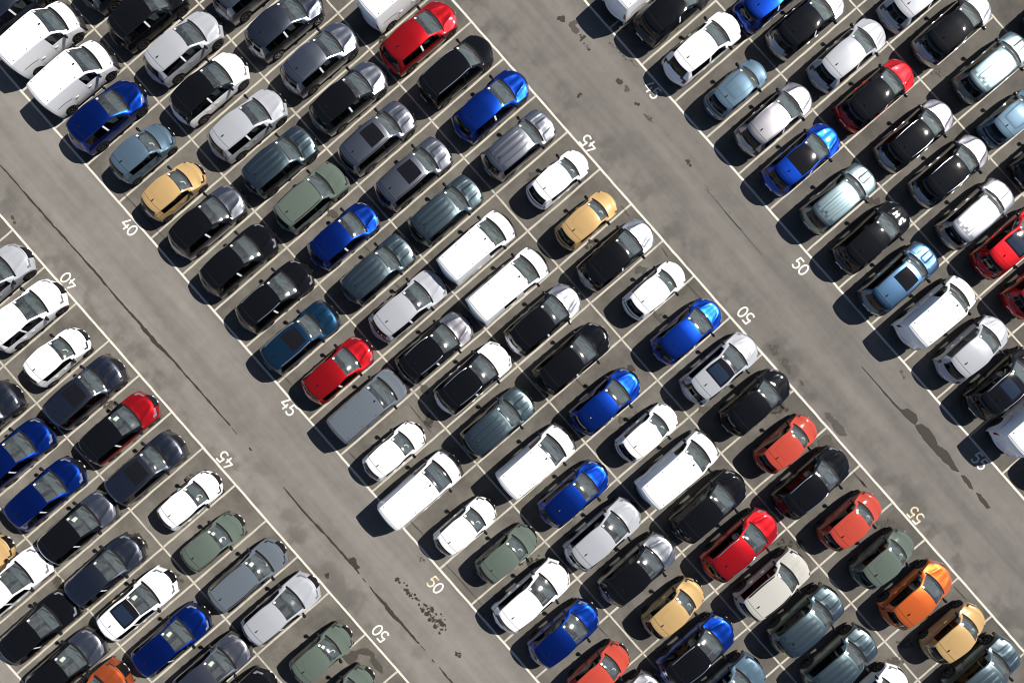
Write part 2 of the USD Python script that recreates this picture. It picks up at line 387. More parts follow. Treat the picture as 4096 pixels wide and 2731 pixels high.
        if k in ('offroader', 'big_offroader'):
            Z += .022 * hood[:, None] * (plateau(-.1, .22, .05) + plateau(.62, 1.3, .08) * .8 - plateau(.235, .60, .05) * .2)[None]
        elif k in ('suv', 'crossover'):
            w = np.clip((s.st - s.key['he']) / (s.key['cowl'] - s.key['he']), 0, 1)[:, None]
            c = .48 + .24 * w
            Z += .030 * hood[:, None] * np.exp(-((at[None] - c) / .13) ** 2) - .008 * hood[:, None] * np.exp(-((at[None] - .25) / .12) ** 2)
        elif k == 'hatch':
            w = np.clip((s.st - s.key['wt']) / (s.key['hl'] - s.key['wt']), 0, 1)[:, None]
            pan = np.clip((.74 - .12 * w - at[None]) / .05, 0, 1) * np.clip((s.key['hl'] - .25 - s.st) / .12, 0, 1)[:, None] * np.clip((s.st - s.key['wt'] - .02) / .05, 0, 1)[:, None]
            Z += .010 * pan
        elif k in ('van', 'long_van'):
            Z -= .014 * roof[:, None] * sum(np.exp(-((at - q) / .018) ** 2) for q in (.0, .30, .58, .80))[None]
        # right half sides
        ze = Z[:, -1]
        xs = x + bow + bow2
        U = s.rU[None]
        yU = wt[:, None] + (wb - wt)[:, None] * (U + .18 * U * (1 - U))
        zU = ze[:, None] + (zb - ze)[:, None] * U
        xU = (x + bow)[:, None] + bow2[:, None] * U
        zbot = np.full(n, s.zs)
        zbot = np.minimum(zbot, zb - .005)
        for a in d['ax']:
            dx = xs - a
            m = np.abs(dx) <= R + 1e-4
            zbot = np.where(m, np.maximum(zbot, d['R'] + np.sqrt(np.maximum(R * R - dx * dx, 0))), zbot)
        zbot = np.minimum(zbot, zb - .004)
        V = s.vL[None]
        zV = zb[:, None] + (zbot - zb)[:, None] * V
        ws = wm - .06
        up = np.clip((zV - zm[:, None]) / np.maximum(zb - zm, .02)[:, None], 0, 1)
        dn = np.clip((zm[:, None] - zV) / np.maximum(zm - s.zs, .02)[:, None], 0, 1)
        yV = wm[:, None] - (wm - wb)[:, None] * up ** 2 - (wm - ws)[:, None] * dn ** 2
        # character crease along the doors
        xV = np.repeat(xs[:, None], len(s.vL), 1)
        L2 = d['L'] / 2

        def cat(sign):
            XX = np.concatenate([xU[:, 1:], xV[:, 1:]], 1)
            YY = np.concatenate([yU[:, 1:], yV[:, 1:]], 1) * sign
            ZZ = np.concatenate([zU[:, 1:], zV[:, 1:]], 1)
            return XX, YY, ZZ
        xr, yr, zr = cat(-1)
        xl, yl, zl = cat(1)
        # columns: left sill ... left roof edge, top (t=-1 left ... 1 right), right edge ... right sill
        GX = np.concatenate([xl[:, ::-1], X, xr], 1)
        GY = np.concatenate([yl[:, ::-1], Y, yr], 1)
        GZ = np.concatenate([zl[:, ::-1], Z, zr], 1)
        s.G = np.stack([L2 - GX, GY, GZ], -1)
        s.nside = len(s.rU) + len(s.vL) - 2
        di = np.gradient(s.G, axis=0)
        dj = np.gradient(s.G, axis=1)
        N = np.cross(di, dj)
        ln = np.linalg.norm(N, axis=-1, keepdims=True)
        N = N / np.maximum(ln, 1e-9)
        mid = n // 2
        if N[mid, N.shape[1] // 2, 2] < 0:
            N = -N
        bad = ln[..., 0] < 1e-8
        N[bad] = (0, 0, 1)
        s.N = N

    def col(s, t):
        """Column index (float) of lateral position t on the top."""
        return s.nside + np.interp(t, s.T, np.arange(len(s.T)))

    def colside(s, sign, r=None, v=None):
        q = np.interp(r, s.rU, np.arange(len(s.rU))) if r is not None else len(s.rU) - 1 + np.interp(v, s.vL, np.arange(len(s.vL)))
        return s.nside + len(s.T) - 1 + q if sign < 0 else s.nside - q

    def pt(s, st, c, lift=0.0):
        i = np.interp(st, s.st, np.arange(len(s.st)))
        i0, j0 = min(int(i), len(s.st) - 2), min(int(c), s.G.shape[1] - 2)
        a, b = i - i0, c - j0

        def bl(Q):
            return (Q[i0, j0] * (1 - a) * (1 - b) + Q[i0 + 1, j0] * a * (1 - b) + Q[i0, j0 + 1] * (1 - a) * b + Q[i0 + 1, j0 + 1] * a * b)
        nn = bl(s.N)
        return bl(s.G) + nn / max(np.linalg.norm(nn), 1e-9) * lift


def tube(points, w, h, up=(0, 0, 1)):
    """A bar of flat section along points."""
    p = np.asarray(points, float)
    t = np.gradient(p, axis=0)
    t /= np.linalg.norm(t, axis=1, keepdims=True)
    sd = np.cross(t, up)
    sd /= np.maximum(np.linalg.norm(sd, axis=1, keepdims=True), 1e-9)
    u = np.cross(sd, t)
    ring = [(-.5, -.5), (.5, -.5), (.5, .2), (.25, .5), (-.25, .5), (-.5, .2)]
    v = np.stack([p + sd * w * a + u * h * b for a, b in ring], 1).reshape(-1, 3)
    f, m = [], len(ring)
    for i in range(len(p) - 1):
        for j in range(m):
            a, b = i * m + j, i * m + (j + 1) % m
            f += [(a, b, b + m), (a, b + m, a + m)]
    for i in (0, len(p) - 1):
        o_ = i * m
        for j in range(1, m - 1):
            f.append((o_, o_ + j + 1, o_ + j) if i == 0 else (o_, o_ + j, o_ + j + 1))
    return trimesh.Trimesh(v, f, process=False)


def blob(center, ext, sub=2, power=2.6):
    m = trimesh.creation.icosphere(sub)
    v = m.vertices
    r = (np.abs(v) ** power).sum(1) ** (1 / power)
    m.vertices = v / r[:, None] * np.asarray(ext) / 2 + np.asarray(center)
    return m


def bx(center, ext, bev=.015):
    """A box with chamfered edges."""
    e = np.asarray(ext) / 2
    pts = []
    for sx in (-1, 1):
        for sy in (-1, 1):
            for sz in (-1, 1):
                c = np.array([sx, sy, sz]) * e
                for k in range(3):
                    q = c.copy()
                    for j in range(3):
                        if j != k:
                            q[j] -= np.sign(q[j]) * min(bev, e[j] * .45)
                    pts.append(q)
    m = trimesh.convex.convex_hull(np.array(pts))
    m.apply_translation(center)
    return m


_WHEEL = {}


def wheel_parts(R, w, spokes):
    if (R, w, spokes) in _WHEEL:
        return _WHEEL[(R, w, spokes)]
    n = 28
    prof = [(-w / 2, R * .66), (-w / 2 - .005, R * .82), (-w / 2 + .02, R * .97), (-w / 4, R), (w / 4, R), (w / 2 - .02, R * .97), (w / 2 + .005, R * .82), (w / 2, R * .66)]
    a = np.linspace(0, 2 * math.pi, n, endpoint=False)
    v = np.array([[r * math.cos(t), y, r * math.sin(t)] for t in a for y, r in prof])
    m = len(prof)
    f = []
    for i in range(n):
        for j in range(m - 1):
            p, q = i * m + j, ((i + 1) % n) * m + j
            f += [(p, q, q + 1), (p, q + 1, p + 1)]
    tyre = trimesh.Trimesh(v, f, process=False)
    parts = []
    ring = trimesh.creation.annulus(R * .60, R * .68, .05, sections=28)
    parts.append(ring)
    for i in range(spokes):
        for off in (-.10, .10):
            b = bx((R * .34, 0, 0), (R * .58, R * .085, .03), .006)
            b.apply_transform(trimesh.transformations.rotation_matrix(2 * math.pi * i / spokes + off, (0, 0, 1)))
            parts.append(b)
    parts.append(trimesh.creation.cylinder(R * .15, .05, sections=16))
    rim = trimesh.util.concatenate(parts)
    rim.apply_transform(trimesh.transformations.rotation_matrix(math.pi / 2, (1, 0, 0)))     # axis now along y
    disc = trimesh.creation.cylinder(R * .62, w * .5, sections=20)
    disc.apply_transform(trimesh.transformations.rotation_matrix(math.pi / 2, (1, 0, 0)))
    _WHEEL[(R, w, spokes)] = (tyre, rim, disc)
    return _WHEEL[(R, w, spokes)]


def build_vehicle(root, k, body, roofp, o):
    """Adds all parts of a vehicle under the prim root (nose to +x, wheels on z = 0)."""
    G = Grid(k, o)
    d, b, K = G.d, G.b, G.key
    v = k in ('van', 'long_van')
    two = roofp != body
    ns, nc = G.G.shape[:2]
    mid = (G.st[1:] + G.st[:-1]) / 2
    nT, nU, nV = len(G.T), len(G.rU), len(G.vL)
    part = np.empty((ns - 1, nc - 1), object)
    tm = (G.T[1:] + G.T[:-1]) / 2
    dacia = k in ('hatch', 'offroader', 'big_offroader', 'estate')
    for i, sm in enumerate(mid):
        for j in range(nT - 1):
            t = abs(tm[j])
            if sm < K['bm']:
                p = 'lower_bumper' if (t < .75) else 'front_bumper'
            elif sm < b['lip']:
                if t > .66 and sm > K['he'] - .13 and sm < b['lip']:
                    p = 'headlight'
                elif t < .62 and K['bm'] + .05 < sm < K['he'] - .10:
                    p = 'grille'
                else:
                    p = 'front_bumper'
            elif sm < K['he']:
                p = 'panel_seam'
            elif sm < K['cowl']:
                p = 'bonnet' if t < .93 else 'body'
            elif sm < K['gb']:
                p = 'cowl'
            elif sm < K['wt']:
                p = 'windscreen' if t < .90 else 'pillar'
            elif sm < K['hl']:
                p = 'roof'
                if o.get('sunroof') == 'panel' and b['s1'] < sm < b['s2'] and t < .70:
                    p = 'sunroof'
                if o.get('sunroof') == 'framed':
                    if b['s0'] < sm < b['s3'] and t < .86:
                        p = 'sunroof'
                    if b['s1'] < sm < b['s2'] and t < .70:
                        p = 'sunroof_glass'
                if o.get('sunroof') == 'black' and sm < b['rd'] and t < .93:
                    p = 'sunroof'
            elif sm < b['hl2']:
                p = 'panel_seam'
            elif sm < K['sp']:
                p = 'spoiler'
            elif sm < K['rw']:
                p = ('rear_window' if t < .86 else 'rear_pillar') if not v else 'tailgate'
            elif sm < K['rt']:
                p = 'tailgate'
                if t > .70 and k in ('crossover', 'suv') and sm > K['rw'] + .05 and sm < K['rw'] + .12:
                    p = 'tail_light'
                if k == 'hatch' and t < .9 and sm > K['rw'] + .05 and sm < K['rw'] + .14:
                    p = 'light_bar'
            elif sm < K['rb']:
                p = 'rear_bumper'
            else:
                p = 'rear_valance'
            part[i, G.nside + j] = p
        for side in (0, 1):
            for q in range(nU + nV - 2):
                c = G.nside + nT - 1 + q if side else G.nside - 1 - q
                if q < nU - 1:
                    r = (G.rU[q] + G.rU[q + 1]) / 2
                    if sm < K['bm']:
                        p = 'front_bumper'
                    elif sm < b['he2']:
                        p = 'headlight' if sm > K['he'] - .13 and r < .55 else ('front_bumper' if sm < K['he'] + .02 else 'body')
                    elif sm < b['fd']:
                        p = 'body' if sm < K['gb'] else 'pillar'
                    elif sm < K['hl'] or (sm < K['rw'] and r > 0):
                        p = 'body'
                        if r < .10:
                            p = 'roof' if sm > K['wt'] and sm < K['sp'] else 'pillar'
                        elif r > .93:
                            p = 'window_trim'
                        elif sm < b['wa']:
                            p = 'pillar'
                        elif sm < b['b1']:
                            p = 'front_window'
                        elif sm < b['b2']:
                            p = ('pillar_film' if not dacia and side == 1 else 'window_trim') if not v else 'body'  # plain white strip on the right-hand door pillar
                        elif v and not (o.get('glazed') and b['c0v'] < sm < b['c1'] and r < .8):
                            p = 'body'
                        elif sm < b['c1']:
                            p = 'rear_window_side'
                            if b['c0'] < sm < b['c0b']:
                                p = 'window_trim'
                        else:
                            p = 'rear_pillar'
                        if v and p == 'window_trim' and sm > b['b1']:
                            p = 'body'
                    elif sm < K['rt'] - .02:
                        p = 'tail_light' if (sm > K['rw'] - .05) else 'body'
                    else:
                        p = 'rear_bumper'
                else:
                    vv = (G.vL[q - nU + 1] + G.vL[q - nU + 2]) / 2
                    if sm < K['he']:
                        p = 'front_bumper'
                    elif sm > K['rt']:
                        p = 'rear_bumper'
                    elif b['fd'] < sm < b['fd2'] or b['d1'] < sm < b['d2'] or b['rd'] < sm < b['rd2']:
                        p = 'panel_seam'
                    elif b['fd2'] < sm < b['d1']:
                        p = 'front_door'
                    elif b['d2'] < sm < b['rd']:
                        p = 'rear_door'
                    elif sm > K['rw'] and vv < .4 and k == 'estate':
                        p = 'tail_light'
                    else:
                        p = 'body'
                    if vv > .84 and not v:
                        p = 'cladding'
                    if vv > .68 and k in ('offroader', 'big_offroader'):
                        p = 'cladding'
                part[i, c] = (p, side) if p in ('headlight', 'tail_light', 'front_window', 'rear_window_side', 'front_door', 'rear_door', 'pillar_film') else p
        for j in range(nT - 1):
            if part[i, G.nside + j] in ('headlight', 'tail_light'):
                part[i, G.nside + j] = (part[i, G.nside + j], 1 if tm[j] > 0 else 0)
    pb, pr = PM[body], PM[roofp]
    clad = M_PLASTIC
    look = {'lower_bumper': M_PLASTIC, 'front_bumper': pb if not v else M_PLASTIC, 'grille': M_GLOSSBLACK, 'headlight': M_LAMP if not dacia else M_LAMPD, 'panel_seam': M_SEAM, 'bonnet': pb, 'body': pb, 'cowl': M_SEAM,
            'windscreen': M_GLASS, 'pillar': pr if not dacia else pr, 'roof': pr, 'sunroof': M_GLOSSBLACK, 'sunroof_glass': M_SKYGLASS, 'spoiler': pr, 'rear_window': M_TINT,
            'rear_pillar': pr if two else pb, 'tailgate': pb, 'tail_light': M_RED if k in ('offroader', 'big_offroader', 'estate', 'van', 'long_van') else M_REDD, 'light_bar': M_GLOSSBLACK, 'rear_bumper': pb, 'rear_valance': M_PLASTIC, 'window_trim': M_GLOSSBLACK,
            'front_window': M_SIDEGLASS, 'rear_window_side': M_TINT, 'front_door': pb, 'rear_door': pb, 'cladding': clad, 'pillar_film': M_WHITE}
    rename = {'rear_window_side': 'side_window', 'front_window': 'side_window'}
    flat = {}
    for i in range(ns - 1):
        for j in range(nc - 1):
            flat.setdefault(part[i, j], []).append((i, j))
    made = {}
    Gf_, Nf = G.G.reshape(-1, 3), G.N.reshape(-1, 3)
    pieces = []
    for p, cells in sorted(flat.items(), key=lambda x: str(x[0])):
        todo, comps = set(cells), []
        while todo:                                  # split what does not hang together
            q = [todo.pop()]
            comp = list(q)
            while q:
                i, j = q.pop()
                for nb in ((i + 1, j), (i - 1, j), (i, j + 1), (i, j - 1)):
                    if nb in todo:
                        todo.remove(nb)
                        comp.append(nb)
                        q.append(nb)
            comps.append(comp)
        comps.sort(key=lambda z: (-len(z), sorted(z)[0]))
        big = [z for z in comps if len(z) >= (2 if p in ('pillar', 'panel_seam') else 5) or z is comps[0]]
        for z in comps:
            if z not in big:
                big[0] += z
        for z in big:
            nm = p[0] if isinstance(p, tuple) else p
            if nm == 'body':
                nm = 'front_wing' if np.mean([i for i, _ in z]) < (ns - 1) * .5 else 'rear_wing'
            pieces.append((p, nm, z))
    for p, name, cells in pieces:
        c = np.array(sorted(cells))
        a = c[:, 0] * nc + c[:, 1]
        quad = np.stack([a, a + nc, a + nc + 1, a + 1], 1)
        ids, inv = np.unique(quad, return_inverse=True)
        inv = inv.reshape(quad.shape)
        V, NN = Gf_[ids], Nf[ids]
        fn = np.cross(V[inv[0, 1]] - V[inv[0, 0]], V[inv[0, 3]] - V[inv[0, 0]])
        if np.dot(fn, NN[inv[0]].mean(0)) < 0:
            inv = inv[:, ::-1]
        parent = root
        if name == 'sunroof_glass':
            parent = made.get('sunroof', root)
        pr_im = put(rename.get(name, name), V, inv, look[p[0] if isinstance(p, tuple) else p], parent.GetPath(), NN)
        made.setdefault(p, pr_im)
    L2 = d['L'] / 2
    # inside
    zf = .45
    shell = [bx((0, 0, .33), (d['L'] - .75, d['W'] - .50, .20), .03)]
    for a in d['ax']:
        shell.append(bx((L2 - a, 0, .45), (d['R'] * 2 + .1, d['W'] - .62, .40), .03))
    putm('underbody', trimesh.util.concatenate(shell), M_SEAM, root.GetPath())
    gx, cz = L2 - d['gb'], d['cz']
    dash = bx((gx - .30, 0, cz - .21), (.66, d['W'] - .34, .28), .06)
    putm('dashboard', dash, M_DASH, root.GetPath(), smooth=40)
    sx = L2 - d['wt'] - .38
    for y in (-.36, .36):
        back = bx((sx, y, .82), (.16, .50, .62), .06)
        back.apply_transform(trimesh.transformations.rotation_matrix(-.25, (0, 1, 0), (sx, y, .6)))
        st_ = trimesh.util.concatenate([back, bx((sx + .30, y, .58), (.56, .52, .16), .05), bx((sx - .12, y, 1.20), (.10, .26, .18), .04)])
        putm('seat', st_, M_SEAT, root.GetPath(), smooth=40)
    if not v:
        rx = sx - .95
        putm('rear_bench', trimesh.util.concatenate([bx((rx, 0, .86), (.18, 1.24, .60), .06), bx((rx + .30, 0, .58), (.50, 1.24, .16), .05)]), M_SEAT, root.GetPath(), smooth=40)
    else:
        putm('bulkhead', bx((sx - .30, 0, 1.05), (.04, 1.40, 1.20), .01), M_DASH, root.GetPath())
    ring = trimesh.creation.torus(.175, .018, 20, 6)
    ring.apply_transform(trimesh.transformations.rotation_matrix(math.radians(-62), (0, 1, 0)))
    ring.apply_translation((gx - .62, .36 if not o.get('rhd') else -.36, cz - .10))
    putm('steering_wheel', ring, M_DASH, root.GetPath(), smooth=True)
    # wipers and sticker on the windscreen
    ws = made.get('windscreen', root).GetPath()
    span = K['wt'] - K['gb']
    for t0, t1 in ((-.10, -.80), (.62, -.02)):
        pts = [G.pt(K['gb'] + span * q, G.col(t), .018) for t, q in zip(np.linspace(t0, t1, 7), np.linspace(.02, .13, 7))]
        putm('wiper', tube(pts, .035, .02), M_PLASTIC, ws)
    e = 1.0 / d['W'] * 1.8
    q0, q1 = 1 - .16 / span, 1 - .05 / span
    t0, t1 = -.86, -.86 + .145 * e
    quad = [G.pt(K['gb'] + span * q, G.col(t), .006) for q, t in ((q0, t0), (q1, t0), (q1, t1), (q0, t1))]
    put('sticker', quad, [(0, 1, 2), (0, 2, 3)], M_PAPER, ws)
    if k == 'hatch':
        q = [(.62, .22), (.24, .30), (.24, .40)]
        pts = [G.pt(K['gb'] + span * a_, G.col(t_), -.06) for a_, t_ in ((.55, .20), (.30, .27), (.22, .46), (.30, .52))]
        putm('transit_tag', tube(pts, .045, .012), M_PAPER, ws)  # bent white strip stands for a label reflection in the windscreen
    if o.get('papers'):
        pts = [G.pt(K['gb'] + span * q, G.col(t), -.05) for q, t in ((.60, -.60), (.85, -.62), (.83, -.30), (.58, -.36))]
        put('document', pts, [(0, 1, 2), (0, 2, 3)], M_PAPER, ws)
    # mirrors
    mx = L2 - (d['gb'] + .30 if not v else d['gb'] + .36)
    for sgn in (-1, 1):
        y = sgn * (d['W'] / 2 + .085)
        m = trimesh.util.concatenate([blob((mx, y, cz + .05), (.15, .22, .15), 2, 3.0), bx((mx + .01, sgn * (d['W'] / 2 - .01), cz - .01), (.09, .16, .04), .01)])
        two_dark = o.get('mirror', 'black')
        p = putm('mirror', m, PM[body] if two_dark == 'body' else M_GLOSSBLACK, root.GetPath(), smooth=40)
    # aerial
    if not v:
        ax_s = K['hl'] - (.22 if k != 'hatch' else .12)
        c = G.pt(ax_s, G.col(0), 0)
        fin = trimesh.convex.convex_hull(np.array([(.10, .012, 0), (.10, -.012, 0), (-.07, .032, 0), (-.07, -.032, 0), (-.06, .008, .075), (-.06, -.008, .075), (-.02, .008, .06), (-.02, -.008, .06), (-.03, .036, 0), (-.03, -.036, 0)]))
    else:
        c = G.pt(K['wt'] + .18, G.col(.12), 0)
        fin = trimesh.convex.convex_hull(np.array([(.06, .03, 0), (.06, -.03, 0), (-.09, .03, 0), (-.09, -.03, 0), (-.02, .012, .06), (-.02, -.012, .06), (.0, .045, 0), (.0, -.045, 0)]))
    fin.apply_translation(c)
    putm('aerial', fin, M_GLOSSBLACK if body not in ('black',) else pb, root.GetPath())
    # roof rails
    if o.get('rails'):
        for t in (-.93, .93):
            s0, s1 = K['wt'] + .12, K['hl'] - .10
            pts = [G.pt(x, G.col(t), (.045 if 0 < i < 11 else .0)) for i, x in enumerate(np.linspace(s0, s1, 12))]
            putm('roof_rail', tube(pts, .042, .035), M_CHROME if o['rails'] == 'bright' else M_PLASTIC, root.GetPath(), smooth=30)
    if v:
        for t in (-.86, .86):
            for x in np.linspace(K['wt'] + .55, K['hl'] - .25, 3):
                c_ = trimesh.creation.cylinder(.026, .03, sections=10)
                c_.apply_translation(G.pt(x, G.col(t), .0))
                putm('roof_mount', c_, M_PLASTIC, root.GetPath())
        for sgn in (-1, 1):
            pts = [G.pt(x, G.colside(sgn, v=.10), .004) for x in np.linspace(b['rd'] + .05, K['hl'] - .2, 8)]
            putm('door_rail', tube(pts, .02, .012, (0, 1, 0)), M_SEAM, root.GetPath())
    # door handles
    for sgn in (-1, 1):
        for side_door, x in (('front_door', b['d1'] - .20), ('rear_door', b['rd'] - .22)):
            dr = made.get((side_door, 1 if sgn < 0 else 0))
            if dr is None:
                continue
            pts = [G.pt(x + q, G.colside(sgn, v=.22), lf) for q, lf in ((-.10, .008), (-.06, .028), (.06, .028), (.10, .008))]
            putm('door_handle', tube(pts, .028, .022, (0, sgn, 0)), pb, dr.GetPath(), smooth=40)
    # plates and badge
    pf = bx((L2 - .028, 0, .47), (.02, .46, .11), .004)
    putm('number_plate', pf, M_WHITE, root.GetPath())
    rwid = .5
    pr_ = bx((-L2 + .035, 0, .72), (.02, rwid, .11), .004)
    putm('number_plate', pr_, M_WHITE, root.GetPath())
    # rear wiper
    if not v and 'rear_window' in made:
        sp = K['rw'] - K['sp']
        pts = [G.pt(K['sp'] + sp * q, G.col(t), .015) for t, q in zip(np.linspace(.0, -.45, 5), np.linspace(.9, .72, 5))]
        putm('rear_wiper', tube(pts, .025, .02), M_PLASTIC, made['rear_window'].GetPath())
    # wheels
    tyre, rim, disc = wheel_parts(d['R'], .21, 5)
    for a in d['ax']:
        for sgn in (-1, 1):
            c = np.array((L2 - a, sgn * (d['W'] / 2 - .135), d['R']))
            w = UsdGeom.Xform.Define(stage, free(str(root.GetPath()), 'wheel'))
            w.AddTranslateOp().Set(Gf.Vec3d(*c))
            put('tyre', tyre.vertices, tyre.faces, M_TYRE, w.GetPath(), smooth=40)
            rm = rim.copy()
            rm.apply_translation((0, sgn * .075, 0))
            put('rim', rm.vertices, rm.faces, M_RIMS if o.get('rims') == 'silver' else M_RIM, w.GetPath(), smooth=30)
            put('brake_disc', disc.vertices, disc.faces, M_SEAM, w.GetPath(), smooth=40)
    # where the windscreen's middle lies, for placing
    cs = [G.pt(q, G.col(t)) for q in (K['gb'], K['wt']) for t in (-.90, .90)]
    return np.mean(cs, 0)


# ------------------------------------------------------------------ ground, aisles, lines
E1 = {-10: (50.1, 920.4), -9: (180.8, 1066.3), -8: (307.1, 1212.2), -7: (435.6, 1362.5), -6: (561.9, 1496.7), -5: (690.4, 1644.8), -4: (815.4, 1787.6), -3: (943, 1937.5),
      -2: (1065.4, 2080.7), -1: (1191.7, 2224.4), 0: (1316.7, 2368.1), 1: (1463.9, 2533.7), 2: (1591.1, 2681.8)}
E2 = {-12: (87.1, 368.1), -11: (215.6, 518.3), -10: (344.1, 664.2), -9: (477, 809.3), -8: (603.3, 955.2), -7: (729.6, 1099), -6: (855.9, 1244.9), -5: (983, 1388), -4: (1111.1, 1531.5),
      -3: (1237.4, 1676.1), -2: (1362.9, 1819), -1: (1489.2, 1964.9), 0: (1609.8, 2111.2), 1: (1760.1, 2272.3), 2: (1884.3, 2418.2), 3: (2010.6, 2570.7), 4: (2137.3, 2714.4)}
E3 = {-7: (1888.6, 84.9), -6: (2017.1, 233), -5: (2143.8, 383.3), -4: (2270.1, 527.9), -3: (2398.6, 677.3), -2: (2525, 815.8), -1: (2651.3, 963.9), 0: (2775.4, 1105.5), 1: (2921.3, 1268.8),
      2: (3049.8, 1413.9), 3: (3176.5, 1557.7), 4: (3310.7, 1705.7), 5: (3442.2, 1858.2), 6: (3572.9, 2006.3), 7: (3701.4, 2154.7), 8: (3832.1, 2309.3), 9: (3969.3, 2459.6)}
E4 = {-5: (2440, 113.3), -4: (2566.3, 260.5), -3: (2697, 409.4), -2: (2823.3, 553.2), -1: (2951.8, 698.2), 0: (3074.2, 842), 1: (3222.3, 1007.5), 2: (3352.9, 1153.4), 3: (3482.3, 1299.3),
      4: (3613, 1446.6), 5: (3745, 1594.7), 6: (3875.6, 1744.9), 7: (4008.5, 1893)}
R_A3 = [(13, 1464), (141.6, 1603.4), (265.7, 1745), (394.2, 1895.2), (518.3, 2041.2), (649, 2183), (775.3, 2326.8), (901.6, 2474.9)]
R_A2 = [(102.4, 2148.2), (224.3, 2289.7), (352.8, 2435.7), (479.1, 2583.8), (603.3, 2721)]
R_A1 = [(61, 2690.5)]
R_B1 = [(374.6, 113.3), (500.9, 257), (633.8, 405.1), (764.4, 557.5)]
R_B2 = [(790.6, 8.7), (919, 159), (1052.3, 300.5), (1176.5, 448.6), (1305, 594.6)]
R_B3 = [(1346.3, 45.7), (1470.5, 191.7), (1599, 337.6), (1726.1, 483.5), (1853.8, 629.4)]
R_C1 = [(3124.3, 287.5), (3246.2, 440), (3372.5, 579.3), (3516.3, 744), (3651.3, 892), (3779.8, 1044.5), (3919.2, 1190.4), (4047.7, 1332)]
R_C2 = [(3424.8, 26.1), (3551.1, 174.2), (3679.6, 324.5), (3825.5, 483.5), (3964.9, 631.6)]


def xline(pts):
    """x of a row line, averaged over its measured points, as a line x = a + b*y."""
    q = np.array([g(*p) for p in pts])
    if len(q) < 3:
        return (q[:, 0].mean(), 0.0)
    bb, aa = np.polyfit(q[:, 1], q[:, 0], 1)
    return (aa, bb)


XL = {n: xline(list(v.values()) if isinstance(v, dict) else v) for n, v in
      dict(E1=E1, E2=E2, E3=E3, E4=E4, A3=R_A3, A2=R_A2, A1=R_A1, B1=R_B1, B2=R_B2, B3=R_B3, C1=R_C1, C2=R_C2).items()}
depth = 385 / S
XL['C3'] = (XL['C2'][0] + depth, XL['C2'][1])
XL['A1'] = (g(61, 2690.5)[0], 0.0)


def X(n, y):
    return XL[n][0] + XL[n][1] * y


ground = UsdGeom.Xform.Define(stage, '/World/ground').GetPrim()
data(ground, kind='structure')
GS = 400.0
put('bay_surface', [(-GS, -GS, 0), (GS, -GS, 0), (GS, GS, 0), (-GS, GS, 0)], [(0, 1, 2), (0, 2, 3)], M_BAY, ground.GetPath())
YB = (-60.0, 60.0)
for i, (a, c) in enumerate((('E1', 'E2'), ('E3', 'E4'))):
    ys = np.linspace(*YB, 25)
    v, f = [], []
    for y in ys:
        v += [(X(a, y), y, .004), (X(c, y), y, .004)]
    for q in range(len(ys) - 1):
        f += [(2 * q, 2 * q + 1, 2 * q + 3), (2 * q, 2 * q + 3, 2 * q + 2)]
    r = put('aisle_road', v, f, asphalt('road_asphalt_' + 'ab'[i], *ROAD, scuff=XL[a][0]))
    data(r, kind='structure')
a0 = X('A1', 0)
v = [(a0 - 5.4, y, .004) for y in YB] + [(a0, y, .004) for y in YB]
data(put('aisle_road', v, [(0, 2, 3), (0, 3, 1)], M_ROAD), kind='structure')

rng = random.Random(5)
nrng = np.random.default_rng(8)


def stripe(p, q, w, z, m):
    """A painted line with slightly ragged edges from p to q, a part of the ground."""
    p, q = np.asarray(p, float), np.asarray(q, float)
    L = np.linalg.norm(q - p)
    n = max(4, int(L / .35))
    t = np.linspace(0, 1, n)
    d_ = (q - p) / L
    nn = np.array([-d_[1], d_[0]])
    c = p + np.outer(t, q - p) + np.outer(nrng.normal(0, .004, n), nn)
    h1, h2 = w / 2 + nrng.normal(0, .004, n), w / 2 + nrng.normal(0, .004, n)
    A, B = c + nn * h1[:, None], c - nn * h2[:, None]
    v = np.vstack([np.column_stack([A, np.full(n, z)]), np.column_stack([B, np.full(n, z)])])
    f = []
    for i in range(n - 1):
        f += [(i, n + i, n + i + 1), (i, n + i + 1, i + 1)]
    return put('painted_line', v, f, m, ground.GetPath())


YV = (-32.0, 32.0)
for n in ('E1', 'E2', 'E3', 'E4', 'A1'):
    pts = np.linspace(*YV, 4)
    for y0, y1 in zip(pts[:-1], pts[1:]):
        off = {'E1': .0, 'E2': 0, 'E3': 0, 'E4': 0, 'A1': 0}[n]
        stripe((X(n, y0) + off, y0), (X(n, y1) + off, y1), .115, .0080, M_EDGE)
for n in ('A3', 'A2', 'B1', 'B2', 'B3', 'C1', 'C2', 'C3'):
    pts = np.linspace(*YV, 4)
    for y0, y1 in zip(pts[:-1], pts[1:]):
        stripe((X(n, y0), y0), (X(n, y1), y1), .095, .0080, M_LINE)


def col_y(E):
    return {k: g(*p)[1] for k, p in E.items()}


c1, c2, c3, c4 = map(col_y, (E1, E2, E3, E4))
SK = (g(2775.4, 1105.5)[1] - g(1609.8, 2111.2)[1]) / (g(2775.4, 1105.5)[0] - g(1609.8, 2111.2)[0])      # stall lines lean a touch


def extend(cs, lo, hi, other, dx):
    """Fills columns that one edge does not show from the other edge."""
    out = dict(cs)
    for k in range(lo, hi + 1):
        if k not in out and k in other:
            out[k] = other[k] + SK * dx
    ks = sorted(out)
    while ks[0] > lo:
        out[ks[0] - 1] = out[ks[0]] + 2.585
        ks.insert(0, ks[0] - 1)
    while ks[-1] < hi:
        out[ks[-1] + 1] = out[ks[-1]] - 2.61
        ks.append(ks[-1] + 1)
    return out


